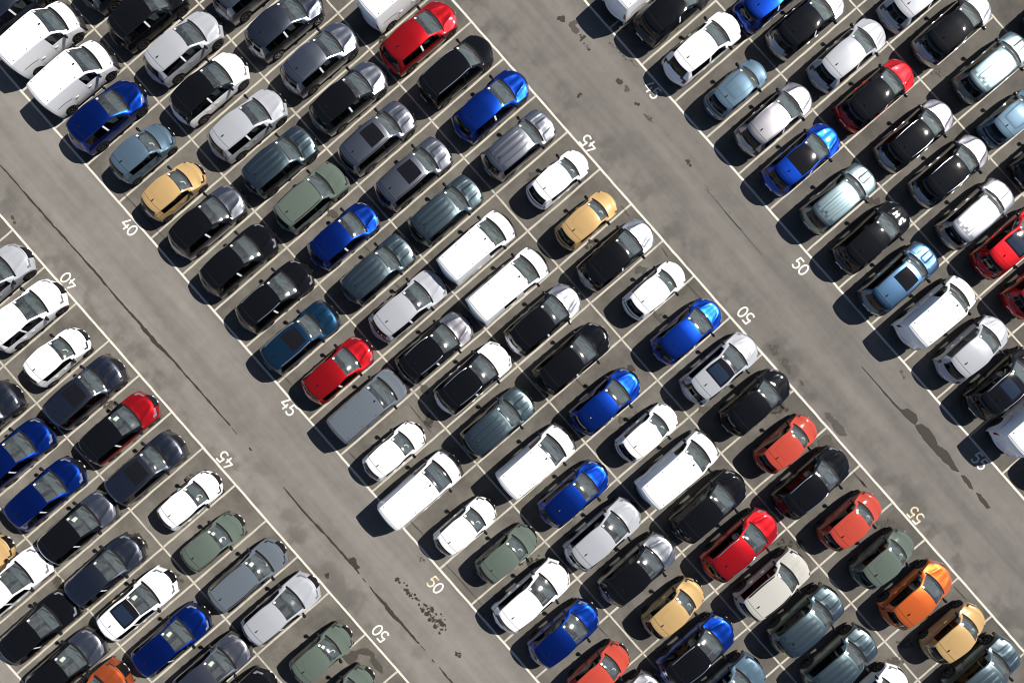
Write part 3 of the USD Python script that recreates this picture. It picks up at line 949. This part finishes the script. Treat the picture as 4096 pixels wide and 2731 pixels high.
W_B = XL['E3'][0] - XL['E2'][0]
cB2 = extend(c2, -13, 11, c3, -W_B)
cB3 = extend(c3, -13, 11, c2, W_B)
cA = extend(c1, -12, 4, {k: y for k, y in cB2.items()}, XL['E1'][0] - XL['E2'][0])
cC = extend(c4, -8, 9, {k: y for k, y in cB3.items()}, XL['E4'][0] - XL['E3'][0])
for k in range(-13, 12):
    ya, yb = cB2[k], cB3[k]
    if max(ya, yb) < -31 or min(ya, yb) > 31:
        continue
    xa, xb = X('E2', ya), X('E3', yb)
    xs = [xa] + [X(n, ya + (yb - ya) * i / 4) for i, n in ((1, 'B1'), (2, 'B2'), (3, 'B3'))] + [xb]
    for x0, x1 in zip(xs[:-1], xs[1:]):
        u0, u1 = (x0 - xa) / (xb - xa), (x1 - xa) / (xb - xa)
        stripe((x0 + .06, ya + (yb - ya) * u0), (x1 - .06, ya + (yb - ya) * u1), .105, .0125, M_LINE)
for k in range(-12, 5):
    y = cA[k]
    xs = [X('A1', y), X('A2', y), X('A3', y), X('E1', y)]
    for x0, x1 in zip(xs[:-1], xs[1:]):
        stripe((x0 + .06, y + SK * (x0 - xs[-1])), (x1 - .06, y + SK * (x1 - xs[-1])), .105, .0125, M_LINE)
for k in range(-8, 10):
    y = cC[k]
    xs = [X('E4', y), X('C1', y), X('C2', y), X('C3', y)]
    for x0, x1 in zip(xs[:-1], xs[1:]):
        stripe((x0 + .06, y + SK * (x0 - xs[0])), (x1 - .06, y + SK * (x1 - xs[0])), .105, .0125, M_LINE)

# painted bay numbers -------------------------------------------------------------
DG = {'4': [[(.30, 1.0), (.0, .34), (.62, .34)], [(.46, .62), (.46, .0)]],
      '0': [[(.30 + .27 * math.cos(t), .5 + .46 * math.sin(t)) for t in np.linspace(0, 2 * math.pi, 21)]],
      '5': [[(.56, .97), (.12, .97), (.07, .55)] + [(.29 + .27 * math.cos(t), .31 + .29 * math.sin(t)) for t in np.linspace(2.2, -2.5, 13)]]}


def number(text, px, py, flip, mats, label, h=.64):
    """A bay number painted on the aisle; its foot points to the aisle's middle."""
    c = g(px, py)
    root = UsdGeom.Xform.Define(stage, free('/World', 'bay_number')).GetPrim()
    x = UsdGeom.Xformable(root)
    x.AddTranslateOp().Set(Gf.Vec3d(c[0], c[1], 0))
    x.AddRotateZOp().Set(-90.0 + (180.0 if flip else 0.0))
    data(root, label=label, category='number', group='bay numbers painted on the aisles')
    for i, ch in enumerate(text):
        sh = unary_union([LineString([(a * h, b * h) for a, b in st]).buffer(.044, cap_style=2 if ch != '0' else 1) for st in DG[ch]])
        sh = affinity.translate(sh, (i * .72 - .72 + .05) * h, -h / 2)
        v, f = poly_mesh(sh, .0125)
        put('digit', v, f, mats[i] if isinstance(mats, (list, tuple)) else mats, root.GetPath())


number('40', 518.3, 909.5, False, M_DIGIT, 'white number 40 on the asphalt behind the beige small hatchback by the left aisle')
number('40', 274.4, 1122.9, True, M_DIGIT, 'upside-down white number 40 before the nose of a white car on the left aisle')
number('45', 1154.7, 1627.3, False, M_DIGIT, 'white number 45 on the left aisle behind the red car beside the grey van')
number('45', 901.7, 1838.6, True, M_DIGIT, 'upside-down yellowed number 45 on the left aisle near a white small hatchback')
number('50', 1742, 2338, False, [M_OCHRE, M_DIGIT], 'number 50 with an ochre five and white nought on the left aisle')
number('50', 1521, 2531, True, M_DIGIT, 'upside-down white number 50 at the lower end of the left aisle')
number('45', 2610, 361.5, False, M_DIGIT, 'number 45 lying in the shadow of a white crossover on the right aisle')
number('45', 2353, 575, True, M_DIGIT, 'upside-down white number 45 at the nose of a white small hatchback, right aisle')
number('50', 3202.7, 1066.3, False, M_DIGIT, 'white number 50 on the right aisle between the tails of two dark cars')
number('50', 2982.3, 1260, True, M_DIGIT, 'upside-down white number 50 at the nose of a blue crossover, right aisle')
number('55', 3919, 1843, False, M_DIGIT, 'number 55 in the shadow of a white van on the right aisle')
number('55', 3662, 2060, True, [M_OCHRE, M_OCHRE], 'upside-down faded ochre number 55 on the right aisle near brick red hatchback')

# damp seams, puddles and spots ----------------------------------------------------


def Z(t, zx, zy):
    """Point measured in an enlarged tile (row, column) of the photograph -> pixel of the photograph."""
    return (1024 * t[1] + zx * .43557, (0, 683, 1366, 2048)[t[0]] + zy * .43557)


stain_level = [0]


def stain(poly, m, name='damp_patch', rag=.05):
    p = poly.buffer(0)
    outs = []
    for q in getattr(p, 'geoms', [p]):
        ring = np.array(q.segmentize(.06).exterior.coords)
        if len(ring) > 5:
            n = meshkit.fbm(np.column_stack([ring * 5.0, np.full(len(ring), 3.3)]), 3, 4) - .5
            n2 = meshkit.fbm(np.column_stack([ring * 5.0, np.full(len(ring), 9.1)]), 3, 5) - .5
            ring = ring + np.column_stack([n, n2]) * rag * 2.5
        q2 = Polygon(ring).buffer(0)
        outs.append(q2)
    v, f = poly_mesh(unary_union(outs), .0165 + .0002 * (stain_level[0] % 10))
    stain_level[0] += 1
    put(name, v, f, m, ground.GetPath())


def seam(pts, m, rag=.03):
    """pts: (tile, x, y, half width in m)."""
    q = [(g(*Z(t, x, y)), w) for t, x, y, w in pts]
    P = []
    for (a, wa), (c, wc) in zip(q[:-1], q[1:]):
        L = np.linalg.norm(c - a)
        nn = max(2, int(L / .08))
        for i in range(nn):
            P.append((a + (c - a) * i / nn, wa + (wc - wa) * i / nn))
    P.append(q[-1])
    c = np.array([p for p, _ in P])
    w = np.array([x for _, x in P])
    tg = np.gradient(c, axis=0)
    tg /= np.linalg.norm(tg, axis=1, keepdims=True)
    nn = np.column_stack([-tg[:, 1], tg[:, 0]])
    k1 = meshkit.fbm(np.column_stack([c * 3.5, np.zeros(len(c))]), 4, 1)
    k2 = meshkit.fbm(np.column_stack([c * 3.5, np.ones(len(c)) * 7]), 4, 2)
    A = c + nn * (w * (.05 + 1.45 * k1))[:, None]
    B = c - nn * (w * (.05 + 1.45 * k2))[:, None]
    n = len(c)
    z = .0165 + .0002 * (stain_level[0] % 10)
    stain_level[0] += 1
    v = np.vstack([np.column_stack([A, np.full(n, z)]), np.column_stack([B, np.full(n, z)])])
    f = []
    for i in range(n - 1):
        f += [(i, i + 1, n + i + 1), (i, n + i + 1, n + i)]
    put('damp_seam', v, f, m, ground.GetPath())


t10, t20, t21, t31, t23, t02, t12, t30, t33, t32, t22, t13 = (1, 0), (2, 0), (2, 1), (3, 1), (2, 3), (0, 2), (1, 2), (3, 0), (3, 3), (3, 2), (2, 2), (1, 3)
seam([(t10, -60, -110, .03), (t10, 50, 0, .04), (t10, 125, 85, .04), (t10, 200, 175, .05), (t10, 480, 490, .06), (t10, 700, 735, .055), (t10, 880, 935, .06), (t10, 1150, 1255, .07),
      (t10, 1300, 1420, .09), (t20, 1420, 0, .13), (t20, 1480, 60, .12), (t20, 1550, 125, .07), (t20, 1670, 262, .06), (t20, 1790, 400, .06), (t20, 1930, 560, .055), (t20, 2115, 770, .04)], M_WET)
seam([(t20, 2130, 790, .015), (t20, 2180, 850, .02)], M_WET)
seam([(t20, 2290, 970, .05), (t20, 2312, 1000, .05)], M_WET)
seam([(t21, 255, 1335, .03), (t21, 340, 1440, .05), (t21, 440, 1555, .06), (t31, 520, 80, .06), (t31, 590, 155, .09), (t31, 640, 205, .06), (t31, 720, 295, .07), (t31, 860, 450, .08), (t31, 950, 562, .05)], M_WET)
seam([(t31, 980, 602, .03), (t31, 1010, 640, .03)], M_WET)
seam([(t31, 1045, 680, .03), (t31, 1110, 760, .07), (t31, 1180, 840, .10), (t31, 1250, 925, .14), (t31, 1310, 990, .12), (t31, 1360, 1045, .07), (t31, 1500, 1205, .05)], M_WET)
seam([(t31, 1510, 1220, .03), (t31, 1558, 1268, .02)], M_WET)
seam([(t31, 1618, 1348, .04), (t31, 1640, 1375, .03)], M_WET)
seam([(t31, 1685, 1420, .03), (t31, 1740, 1490, .05), (t31, 1830, 1590, .05)], M_WET)
seam([(t23, 860, 230, .02), (t23, 1000, 385, .03), (t23, 1080, 480, .05), (t23, 1160, 570, .05), (t23, 1200, 610, .06)], M_WET)
seam([(t12, 1945, 360, .015), (t12, 2000, 430, .03), (t12, 2050, 485, .03), (t12, 2110, 550, .04)], M_WET)
seam([(t12, 1780, 165, .008), (t12, 1940, 355, .012)], M_DAMP)
seam([(t12, 2115, 560, .012), (t12, 2300, 780, .008)], M_DAMP)


def zp(t, pts):
    return Polygon([g(*Z(t, x, y)) for x, y in pts])


stain(zp(t23, [(1180, 600), (1230, 620), (1290, 615), (1355, 660), (1372, 715), (1350, 765), (1270, 700)]), M_WET, 'puddle')
stain(zp(t23, [(1345, 768), (1400, 750), (1480, 800), (1530, 870), (1560, 950), (1640, 1000), (1680, 1060), (1755, 1195), (1700, 1175), (1600, 1085), (1500, 980), (1420, 880)]), M_WET, 'puddle')
stain(zp(t23, [(1768, 1225), (1800, 1225), (1850, 1270), (1890, 1355), (1850, 1340), (1800, 1280)]), M_WET, 'puddle')
stain(zp(t23, [(1905, 1380), (1950, 1400), (2000, 1460), (2050, 1530), (2010, 1530), (1950, 1460)]), M_WET, 'puddle')
stain(zp(t23, [(570, 700), (600, 690), (650, 740), (690, 780), (715, 865), (660, 870), (600, 790)]), M_DAMP, rag=.09)
stain(zp(t23, [(455, 930), (520, 850), (580, 860), (605, 945), (560, 985), (480, 990)]), M_DAMP, rag=.09)
stain(zp(t23, [(150, 200), (180, 190), (212, 285), (190, 290)]), M_DAMP, rag=.07)
stain(zp(t23, [(285, 355), (310, 360), (335, 400), (310, 402)]), M_DAMP, rag=.05)
stain(zp(t23, [(840, 1270), (870, 1280), (905, 1330), (880, 1330)]), M_DAMP, rag=.06)


def spots(t, area, n, r0, r1, m=M_WET, seed=1, name='damp_spots'):
    """A scatter of small splashes inside a quadrilateral of the photograph: one part."""
    rr = random.Random(seed)
    shp = []
    for _ in range(n):
        a, c = rr.random(), rr.random()
        w = [(1 - a) * (1 - c), a * (1 - c), a * c, (1 - a) * c]
        x = sum(q[0] * k for q, k in zip(area, w))
        y = sum(q[1] * k for q, k in zip(area, w))
        p = g(*Z(t, x, y))
        r = r0 + (r1 - r0) * rr.random() ** 2.2
        shp.append(Polygon([(p[0] + r * (.6 + .7 * rr.random()) * math.cos(b), p[1] + r * (.6 + .7 * rr.random()) * math.sin(b)) for b in np.linspace(0, 6.283, 9)[:-1]]).buffer(.004))
    v, f = poly_mesh(unary_union(shp), .0165 + .0002 * (stain_level[0] % 10))
    stain_level[0] += 1
    data(put(name, v, f, m, ground.GetPath()), kind='stuff')


spots(t31, [(1270, 600), (1330, 600), (1510, 810), (1420, 800)], 40, .015, .10, seed=2)
spots(t31, [(1470, 830), (1600, 850), (1740, 1050), (1690, 1120)], 95, .015, .11, seed=3)
spots(t31, [(1690, 930), (1740, 930), (1750, 1080), (1700, 1080)], 30, .01, .06, seed=4)
spots(t31, [(1830, 1270), (1880, 1275), (1890, 1330), (1840, 1320)], 24, .015, .06, seed=5)
spots(t31, [(860, 420), (890, 425), (950, 500), (920, 520)], 30, .03, .12, seed=6)
spots(t31, [(640, 570), (668, 570), (668, 600), (640, 600)], 8, .05, .12, seed=7)
spots(t31, [(1480, 410), (1550, 420), (1550, 455), (1500, 450)], 14, .02, .07, M_DAMP, seed=8)
spots(t02, [(420, 160), (480, 170), (470, 205), (440, 190)], 14, .05, .13, seed=9)
spots(t02, [(530, 210), (565, 215), (605, 290), (570, 300)], 10, .12, .20, M_DAMP, seed=10)
spots(t02, [(625, 320), (680, 325), (660, 365), (630, 375)], 10, .03, .09, seed=11)
spots(t02, [(660, 400), (690, 400), (720, 460), (700, 470)], 8, .02, .06, seed=12)
spots(t02, [(950, 725), (1010, 745), (1005, 770), (965, 760)], 14, .05, .13, seed=13)
spots(t02, [(1045, 790), (1070, 795), (1070, 860), (1048, 850)], 10, .05, .11, M_DAMP, seed=14)
spots(t02, [(605, 860), (632, 865), (622, 890), (605, 890)], 6, .05, .10, seed=15)
spots(t02, [(1120, 935), (1175, 960), (1175, 972), (1130, 962)], 12, .03, .08, seed=16)
spots(t02, [(1200, 1040), (1290, 1090), (1290, 1130), (1230, 1070)], 20, .02, .07, M_DAMP, seed=17)
spots(t02, [(1590, 1465), (1620, 1475), (1645, 1525), (1620, 1525)], 12, .04, .09, seed=18)
spots(t02, [(880, 380), (900, 385), (1190, 640), (1120, 630)], 18, .02, .08, M_DAMP, seed=19)
spots(t12, [(1760, 120), (1800, 150), (2100, 500), (2050, 500)], 12, .01, .04, M_DAMP, seed=20)
spots(t23, [(0, 30), (100, 30), (90, 130), (40, 120)], 40, .02, .09, M_DAMP, seed=21)
spots(t23, [(100, 160), (180, 140), (215, 290), (160, 240)], 44, .02, .09, M_DAMP, seed=22)
spots(t23, [(520, 650), (570, 660), (720, 860), (650, 850)], 80, .02, .10, M_DAMP, seed=23)
spots(t23, [(1190, 230), (1260, 280), (1260, 340), (1210, 290)], 8, .03, .08, M_DAMP, seed=24)
spots((1, 0), [(100, 415), (120, 420), (150, 475), (130, 480)], 8, .04, .10, M_DAMP, seed=25)
# ring of damp round a green hatchback, lower left
rg = [g(*Z(t31, 1030 + 150 * math.cos(a), 1360 + 110 * math.sin(a))) for a in np.linspace(0, 6.28, 40)]
ring = Polygon([g(*Z(t31, *p)) for p in [(790, 1330), (860, 1290), (930, 1255), (1020, 1250), (1080, 1290), (1110, 1350), (1150, 1400), (1175, 1460), (1150, 1490), (1090, 1430), (1060, 1390), (1050, 1330), (1000, 1300), (930, 1320), (920, 1370), (860, 1400)]])
stain(ring, M_DAMP, rag=.10)
for k, (t, ar) in enumerate([(t30, [(1200, 150), (1320, 200), (1360, 330), (1290, 280)]), (t30, [(1500, 500), (1640, 580), (1700, 640), (1620, 640)]), (t30, [(480, 600), (560, 600), (560, 680), (500, 690)]),
                             (t32, [(60, 370), (280, 380), (200, 500), (40, 500)]), (t32, [(620, 1430), (700, 1460), (620, 1540), (540, 1500)]), (t12, [(160, 20), (260, 20), (240, 110), (140, 90)]),
                             (t12, [(690, 600), (860, 680), (820, 760), (680, 700)]), (t12, [(1150, 880), (1250, 890), (1240, 950), (1130, 930)]), (t12, [(1300, 1290), (1390, 1310), (1380, 1390), (1320, 1340)]),
                             (t22, [(900, 270), (1120, 220), (1140, 280), (960, 330)]), (t22, [(980, 700), (1150, 640), (1150, 720), (1000, 760)]), (t22, [(1720, 600), (1830, 600), (1800, 660), (1720, 650)]),
                             (t33, [(100, 240), (330, 260), (280, 340), (80, 330)]), (t33, [(1100, 1350), (1250, 1300), (1240, 1380), (1120, 1400)]), (t33, [(1180, 1190), (1330, 1160), (1330, 1230), (1210, 1240)]),
                             (t23, [(0, 600), (150, 560), (180, 640), (40, 680)]), (t23, [(380, 960), (560, 860), (620, 960), (480, 1010)]), (t33, [(1000, 90), (1160, 60), (1150, 110), (1040, 150)]),
                             (t13, [(900, 250), (1030, 260), (1020, 320), (920, 300)]), ((0, 3), [(1500, 600), (1640, 640), (1600, 700), (1510, 680)]), ((0, 3), [(1540, 1480), (1660, 1480), (1650, 1550), (1560, 1540)]),
                             ((0, 1), [(1130, 330), (1190, 330), (1190, 400), (1140, 390)]), ((1, 1), [(640, 350), (740, 380), (740, 430), (660, 420)]), ((2, 1), [(1500, 380), (1570, 390), (1600, 480), (1530, 470)]),
                             ((2, 1), [(1560, 640), (1640, 700), (1610, 800), (1540, 740)]), ((2, 0), [(950, 560), (1060, 540), (1080, 600), (980, 640)]), ((2, 0), [(1700, 1210), (1850, 1190), (1850, 1260), (1720, 1270)])]):
    spots(t, ar, 40, .012, .12, M_DAMP if k % 3 else M_WET, seed=100 + k)
# hairline damp joints that cross the bays parallel to the aisles
for k, (t, x0, y0, x1, y1) in enumerate([((1, 0), 1100, 170, 1530, 640), ((3, 1), 1400, 60, 1560, 230), ((3, 1), 1740, 470, 2090, 860), ((1, 1), 700, 360, 760, 410), ((2, 2), 560, 310, 690, 450), ((1, 1), 990, 690, 1050, 750),
                                         ((2, 1), 1420, 590, 1610, 830), ((2, 3), 780, 1195, 910, 1340), ((1, 2), 1600, 1030, 1730, 1170), ((1, 2), 1380, 710, 1430, 790), ((3, 3), 1710, 680, 1820, 800), ((1, 3), 860, 1260, 960, 1340),
                                         ((2, 1), 850, 1010, 930, 1090), ((2, 1), 260, 320, 330, 400), ((3, 0), 2260, 1430, 2351, 1520), ((1, 1), 1280, 1030, 1350, 1110), ((1, 2), 1000, 320, 1080, 420), ((3, 2), 780, 1030, 880, 1140)]):
    seam([(t, x0, y0, .02), (t, (x0 + x1) / 2, (y0 + y1) / 2, .04), (t, x1, y1, .02)], M_DAMP)

# ------------------------------------------------------------------ the vehicles
# row: list of (tile, x, y of the windscreen's middle in the enlarged tile, kind, body, roof, options)
KN = {'h': 'hatch', 'c': 'crossover', 's': 'suv', 'o': 'offroader', 'b': 'big_offroader', 'e': 'estate', 'v': 'van', 'w': 'long_van'}
rib, rail, dark, pan, frm, blk = {'ribs': 1}, {'rails': 'bright'}, {'rails': 'dark'}, {'sunroof': 'panel', 'rails': 'dark'}, {'sunroof': 'framed'}, {'sunroof': 'black'}
pap = {'papers': 1}
T = lambda i: (i // 10, i % 10)
ROWS = {
    'A1': [(30, -150, 430, 'h', 'beige', 0, {}), (30, 130, 614, 's', 'white', 0, {}), (30, 391, 1012, 's', 'black', 0, {}), (30, 644, 1365, 's', 'shale', 'black', pap), (30, 884, 1656, 'b', 'rust', 0, {})],
    'A2': [(20, -121, 616, 'b', 'graphite', 0, {}), (20, 164, 972, 's', 'blue', 0, {}), (20, 447, 1337, 's', 'blue', 0, {}), (30, 754, 86, 's', 'shale', 'black', pap), (30, 1001, 489, 's', 'graphite', 0, {}),
           (30, 1301, 802, 's', 'white', 0, {**frm, **pap}), (30, 1619, 1136, 's', 'blue', 0, pap), (30, 2004, 1406, 's', 'mauve', 0, pap), (31, -110, 1745, 's', 'black', 0, {})],
    'A3': [(10, -38, 917, 's', 'pale_silver', 0, {}), (10, 267, 1247, 's', 'white', 0, {}), (20, 558, 68, 'h', 'white', 0, {}), (20, 839, 376, 'b', 'graphite', 0, pan), (20, 1134, 730, 's', 'red', 'black', pap),
           (20, 1404, 1086, 'b', 'graphite', 0, pan), (20, 1794, 1402, 'h', 'white', 0, {}), (30, 2009, 224, 'h', 'green', 0, pap), (30, 2368, 502, 'e', 'van_grey', 0, {**dark, **pap}), (31, 287, 849, 's', 'pale_silver', 0, {}),
           (31, 664, 1261, 'h', 'green', 0, pap), (31, 874, 1651, 'h', 'green', 0, {})],
    'B1': [(0, 165, -110, 's', 'graphite', 0, {}), (0, 450, 190, 'v', 'white', 0, {}), (0, 761, 553, 'v', 'white', 0, {}), (0, 1018, 955, 's', 'blue', 0, {}), (0, 1352, 1308, 'h', 'slate', 0, {}), (10, 1640, 92, 'h', 'beige', 0, {}),
           (10, 1956, 372, 's', 'shale', 'black', {}), (10, 2245, 728, 's', 'black', 0, {}), (11, 232, 1068, 's', 'black', 0, rail), (11, 485, 1437, 'b', 'navy', 0, {'sunroof': 'panel', 'rails': 'bright'}), (21, 817, 191, 'c', 'red', 0, {}),
           (21, 1146, 478, 'v', 'van_grey', 0, {}), (21, 1340, 942, 'h', 'white', 0, {}), (21, 1652, 1246, 'w', 'white', 0, {}), (31, 2000, 78, 'h', 'white', 0, {}), (32, 36, 332, 'h', 'green', 0, {}), (32, 272, 725, 's', 'white', 0, {}),
           (32, 572, 1075, 'c', 'blue', 0, {}), (32, 895, 1429, 'h', 'brick', 0, {}), (32, 1165, 1750, 'c', 'silver', 0, {})],
    'B2': [(0, 1125, -362, 's', 'graphite', 0, {}), (0, 1400, 0, 's', 'black', 0, {}), (0, 1730, 318, 's', 'pale_silver', 0, {}), (0, 1972, 699, 's', 'white', 'black', {}), (0, 2329, 1040, 's', 'pale_silver', 0, {}), (1, 286, 1376, 'o', 'teal', 0, rib),
           (11, 577, 144, 'o', 'green', 0, dark), (11, 873, 506, 'c', 'blue', 0, {}), (11, 1200, 815, 'o', 'teal', 0, rib), (11, 1472, 1160, 's', 'pale_silver', 0, {}), (11, 1722, 1548, 's', 'mauve', 'black', rail), (21, 2077, 261, 's', 'white', 'black', rail),
           (21, 2315, 668, 'o', 'teal', 0, rib), (22, 360, 1001, 'v', 'white', 0, {}), (22, 665, 1341, 'c', 'blue', 0, {}), (32, 937, 149, 's', 'pale_silver', 0, {}), (32, 1259, 476, 's', 'shale', 'black', {}), (32, 1588, 835, 'h', 'beige', 0, {}),
           (32, 1810, 1232, 's', 'blue', 'black', rail), (32, 2110, 1590, 'o', 'slate', 0, rib)],
    'B3': [(0, 2365, -262, 's', 'shale', 0, {}), (1, 322, 95, 's', 'graphite', 0, {'rims': 'silver'}), (1, 649, 421, 's', 'shale', 0, {'rails': 'bright'}), (1, 919, 784, 's', 'shale', 'black', {}), (1, 1202, 1147, 'b', 'shale', 0, pan), (1, 1542, 1480, 'b', 'shale', 0, pan),
           (11, 1830, 265, 'o', 'teal', 0, rib), (11, 2154, 572, 'v', 'white', 0, {}), (12, 114, 916, 'w', 'white', 0, {'glazed': 1}), (12, 382, 1284, 's', 'silver', 'black', {}), (22, 649, 80, 's', 'black', 0, {}), (22, 959, 484, 'c', 'blue', 0, {}),
           (22, 1342, 772, 'h', 'white', 0, {}), (22, 1699, 1059, 'w', 'white', 0, {}), (22, 1922, 1454, 's', 'black', 0, {}), (32, 2216, 249, 's', 'red', 0, rail), (33, 172, 614, 'o', 'putty', 0, dark), (33, 489, 949, 'o', 'teal', 0, rib),
           (33, 799, 1329, 'o', 'teal', 0, rib), (33, 1100, 1680, 'c', 'white', 0, {})],
    'B4': [(1, 1420, -243, 'v', 'white', 0, {}), (1, 1572, 221, 's', 'red', 0, {}), (1, 1947, 510, 'e', 'black', 0, {'rails': 'bright'}), (1, 2244, 860, 's', 'blue', 0, {}), (2, 161, 1222, 'o', 'shale', 0, rib), (2, 515, 1552, 'h', 'white', 0, {}),
           (12, 779, 365, 'h', 'beige', 0, {}), (12, 1063, 681, 's', 'silver', 'black', {}), (12, 1412, 1016, 'h', 'white', 0, {}), (12, 1716, 1395, 'c', 'blue', 0, {}), (22, 2029, 170, 's', 'pale_silver', 0, frm), (22, 2352, 487, 'c', 'black', 0, {}),
           (23, 285, 875, 'h', 'brick', 0, {}), (23, 532, 1235, 's', 'black', 0, rail), (33, 882, 26, 'h', 'brick', 0, {}), (33, 1186, 376, 'h', 'green', 0, {}), (33, 1502, 712, 'c', 'orange', 0, {}), (33, 1846, 1065, 'h', 'beige', 0, {}),
           (33, 2127, 1422, 'o', 'teal', 0, rib)],
    'C1': [(2, 1360, -333, 'v', 'white', 0, {}), (2, 1590, -43, 's', 'black', 0, {}), (2, 1869, 322, 's', 'white', 0, {}), (2, 2172, 711, 'h', 'slate', 0, {}), (3, 185, 979, 's', 'mauve', 0, {'rails': 'bright'}), (3, 439, 1357, 's', 'blue', 0, blk),
           (13, 792, 152, 'o', 'teal', 0, rib), (13, 1094, 514, 's', 'black', 0, {}), (13, 1365, 887, 'b', 'steel_blue', 0, pan), (13, 1746, 1179, 'v', 'white', 0, {}), (13, 2026, 1560, 'c', 'pale_silver', 0, {}),
           (23, 2331, 305, 's', 'black', 0, {'sunroof': 'framed', 'rails': 'bright'}), (23, 2645, 607, 'v', 'white', 0, {}), (23, 2945, 952, 'c', 'shale', 0, {})],
    'C2': [(3, 139, -140, 'c', 'blue', 0, {}), (3, 482, 85, 's', 'silver', 'black', {}), (3, 869, 384, 's', 'pale_silver', 0, {}), (3, 1131, 759, 's', 'red', 'black', {}), (3, 1496, 1135, 's', 'mauve', 'black', rail), (3, 1820, 1465, 's', 'mauve', 'black', rail),
           (13, 2069, 294, 'o', 'silver', 0, rib), (13, 2400, 560, 's', 'red', 0, frm), (13, 2690, 930, 's', 'red', 0, {})],
    'C3': [(3, 1530, -170, 's', 'pale_silver', 0, {}), (3, 1850, 139, 's', 'silver', 'black', {}), (3, 2225, 501, 'o', 'teal', 0, rib), (3, 2382, 981, 'h', 'slate', 0, {}), (3, 2730, 1325, 'c', 'black', 0, {})],
    'C4': [(3, 2895, -79, 's', 'graphite', 0, {})],
}
COLOR = {'white': 'white', 'pale_silver': 'pale silver', 'silver': 'silver', 'shale': 'metallic grey', 'mauve': 'mauve grey', 'graphite': 'dark grey', 'black': 'black', 'blue': 'blue', 'navy': 'navy', 'slate': 'slate blue',
         'teal': 'grey-green', 'green': 'sage green', 'beige': 'beige', 'red': 'red', 'brick': 'brick red', 'orange': 'orange', 'putty': 'putty', 'van_grey': 'slate grey', 'steel_blue': 'steel blue', 'rust': 'rust orange'}
KNAME = {'hatch': ('small hatchback', 'small_hatchback'), 'crossover': ('crossover', 'crossover_car'), 'suv': ('SUV', 'parked_suv'), 'offroader': ('off-roader', 'off_road_car'), 'big_offroader': ('off-roader', 'off_road_car'),
         'estate': ('estate', 'estate_car'), 'van': ('panel van', 'panel_van'), 'long_van': ('long van', 'long_van')}
ROWNAME = {'A1': 'third row left of the left aisle', 'A2': 'second row left of the left aisle', 'A3': 'row with noses at the left aisle', 'B1': 'row with tails at the left aisle', 'B2': 'second row right of the left aisle',
           'B3': 'second row left of the right aisle', 'B4': 'row with noses at the right aisle', 'C1': 'row with tails at the right aisle', 'C2': 'second row right of the right aisle',
           'C3': 'third row right of the right aisle', 'C4': 'top right corner'}


def look_words(kind, body, roof, o):
    w = [COLOR[body], KNAME[kind][0]]
    ex = []
    if roof != body:
        ex.append('black roof')
    if o.get('ribs'):
        ex.append('ribbed roof')
    if o.get('sunroof') == 'panel':
        ex.append('dark sunroof')
    if o.get('sunroof') in ('framed', 'black'):
        ex.append('glass roof')
    if o.get('rails') == 'bright':
        ex.append('bright rails')
    return ' '.join(w), (' with ' + ' and '.join(ex) if ex else '')


cars = []
for row, lst in ROWS.items():
    for i, (ti, zx, zy, kd, body, roof, o) in enumerate(lst):
        kind = KN[kd]
        roof = roof or body
        cars.append(dict(row=row, i=i, t=T(ti), zx=zx, zy=zy, kind=kind, body=body, roof=roof, o=o, look=look_words(kind, body, roof, o)))
byrow = {r: [c for c in cars if c['row'] == r] for r in ROWS}
for c in cars:
    r = byrow[c['row']]
    l = r[c['i'] - 1]['look'][0] if c['i'] else None
    n = r[c['i'] + 1]['look'][0] if c['i'] + 1 < len(r) else None
    a, x = c['look']
    near = f' between {l} and {n}' if l and n else f' at the {"upper" if n else "lower"} end beside {n or l or "the frame"}'
    c['cand'] = [a + x, a + near, a + x + near, a + near + ', ' + ROWNAME[c['row']], a + ' beside ' + (n or l or 'the frame') + ', ' + ROWNAME[c['row']]]
    c['cand'] = [q for q in c['cand'] if 5 <= len(q.replace('-', ' ').split()) <= 16] or [a + near]
left = list(cars)
for level in range(5):
    cnt = {}
    for c in cars:
        if 'label' not in c:
            q = c['cand'][min(level, len(c['cand']) - 1)]
            cnt.setdefault(q, []).append(c)
    for q, cs in cnt.items():
        if len(cs) == 1 and not any(x.get('label') == q for x in cars):
            cs[0]['label'] = q
for c in cars:
    c.setdefault('label', c['cand'][-1])

protos = {}
jit = random.Random(11)
for c in cars:
    key = (c['kind'], c['body'], c['roof'], tuple(sorted(c['o'].items())))
    root = UsdGeom.Xform.Define(stage, free('/World', KNAME[c['kind']][1])).GetPrim()
    xf = UsdGeom.Xformable(root)
    tr, ro = xf.AddTranslateOp(), xf.AddRotateZOp()
    if key not in protos:
        mid_ = build_vehicle(root, c['kind'], c['body'], c['roof'], c['o'])
        protos[key] = (root, mid_)
    else:
        root.GetReferences().AddInternalReference(protos[key][0].GetPath())
        root.SetInstanceable(True)
    w = protos[key][1]
    yaw = math.radians(-.45 + jit.uniform(-.5, .5))
    p = g(*Z(c['t'], c['zx'], c['zy']), z=w[2])
    ox = w[0] * math.cos(yaw)
    oy = w[0] * math.sin(yaw)
    tr.Set(Gf.Vec3d(p[0] - ox, p[1] - oy, 0.0165))
    ro.Set(math.degrees(yaw))
    data(root, label=c['label'], category='van' if c['kind'] in ('van', 'long_van') else 'car', group='vehicles parked in the marked bays')
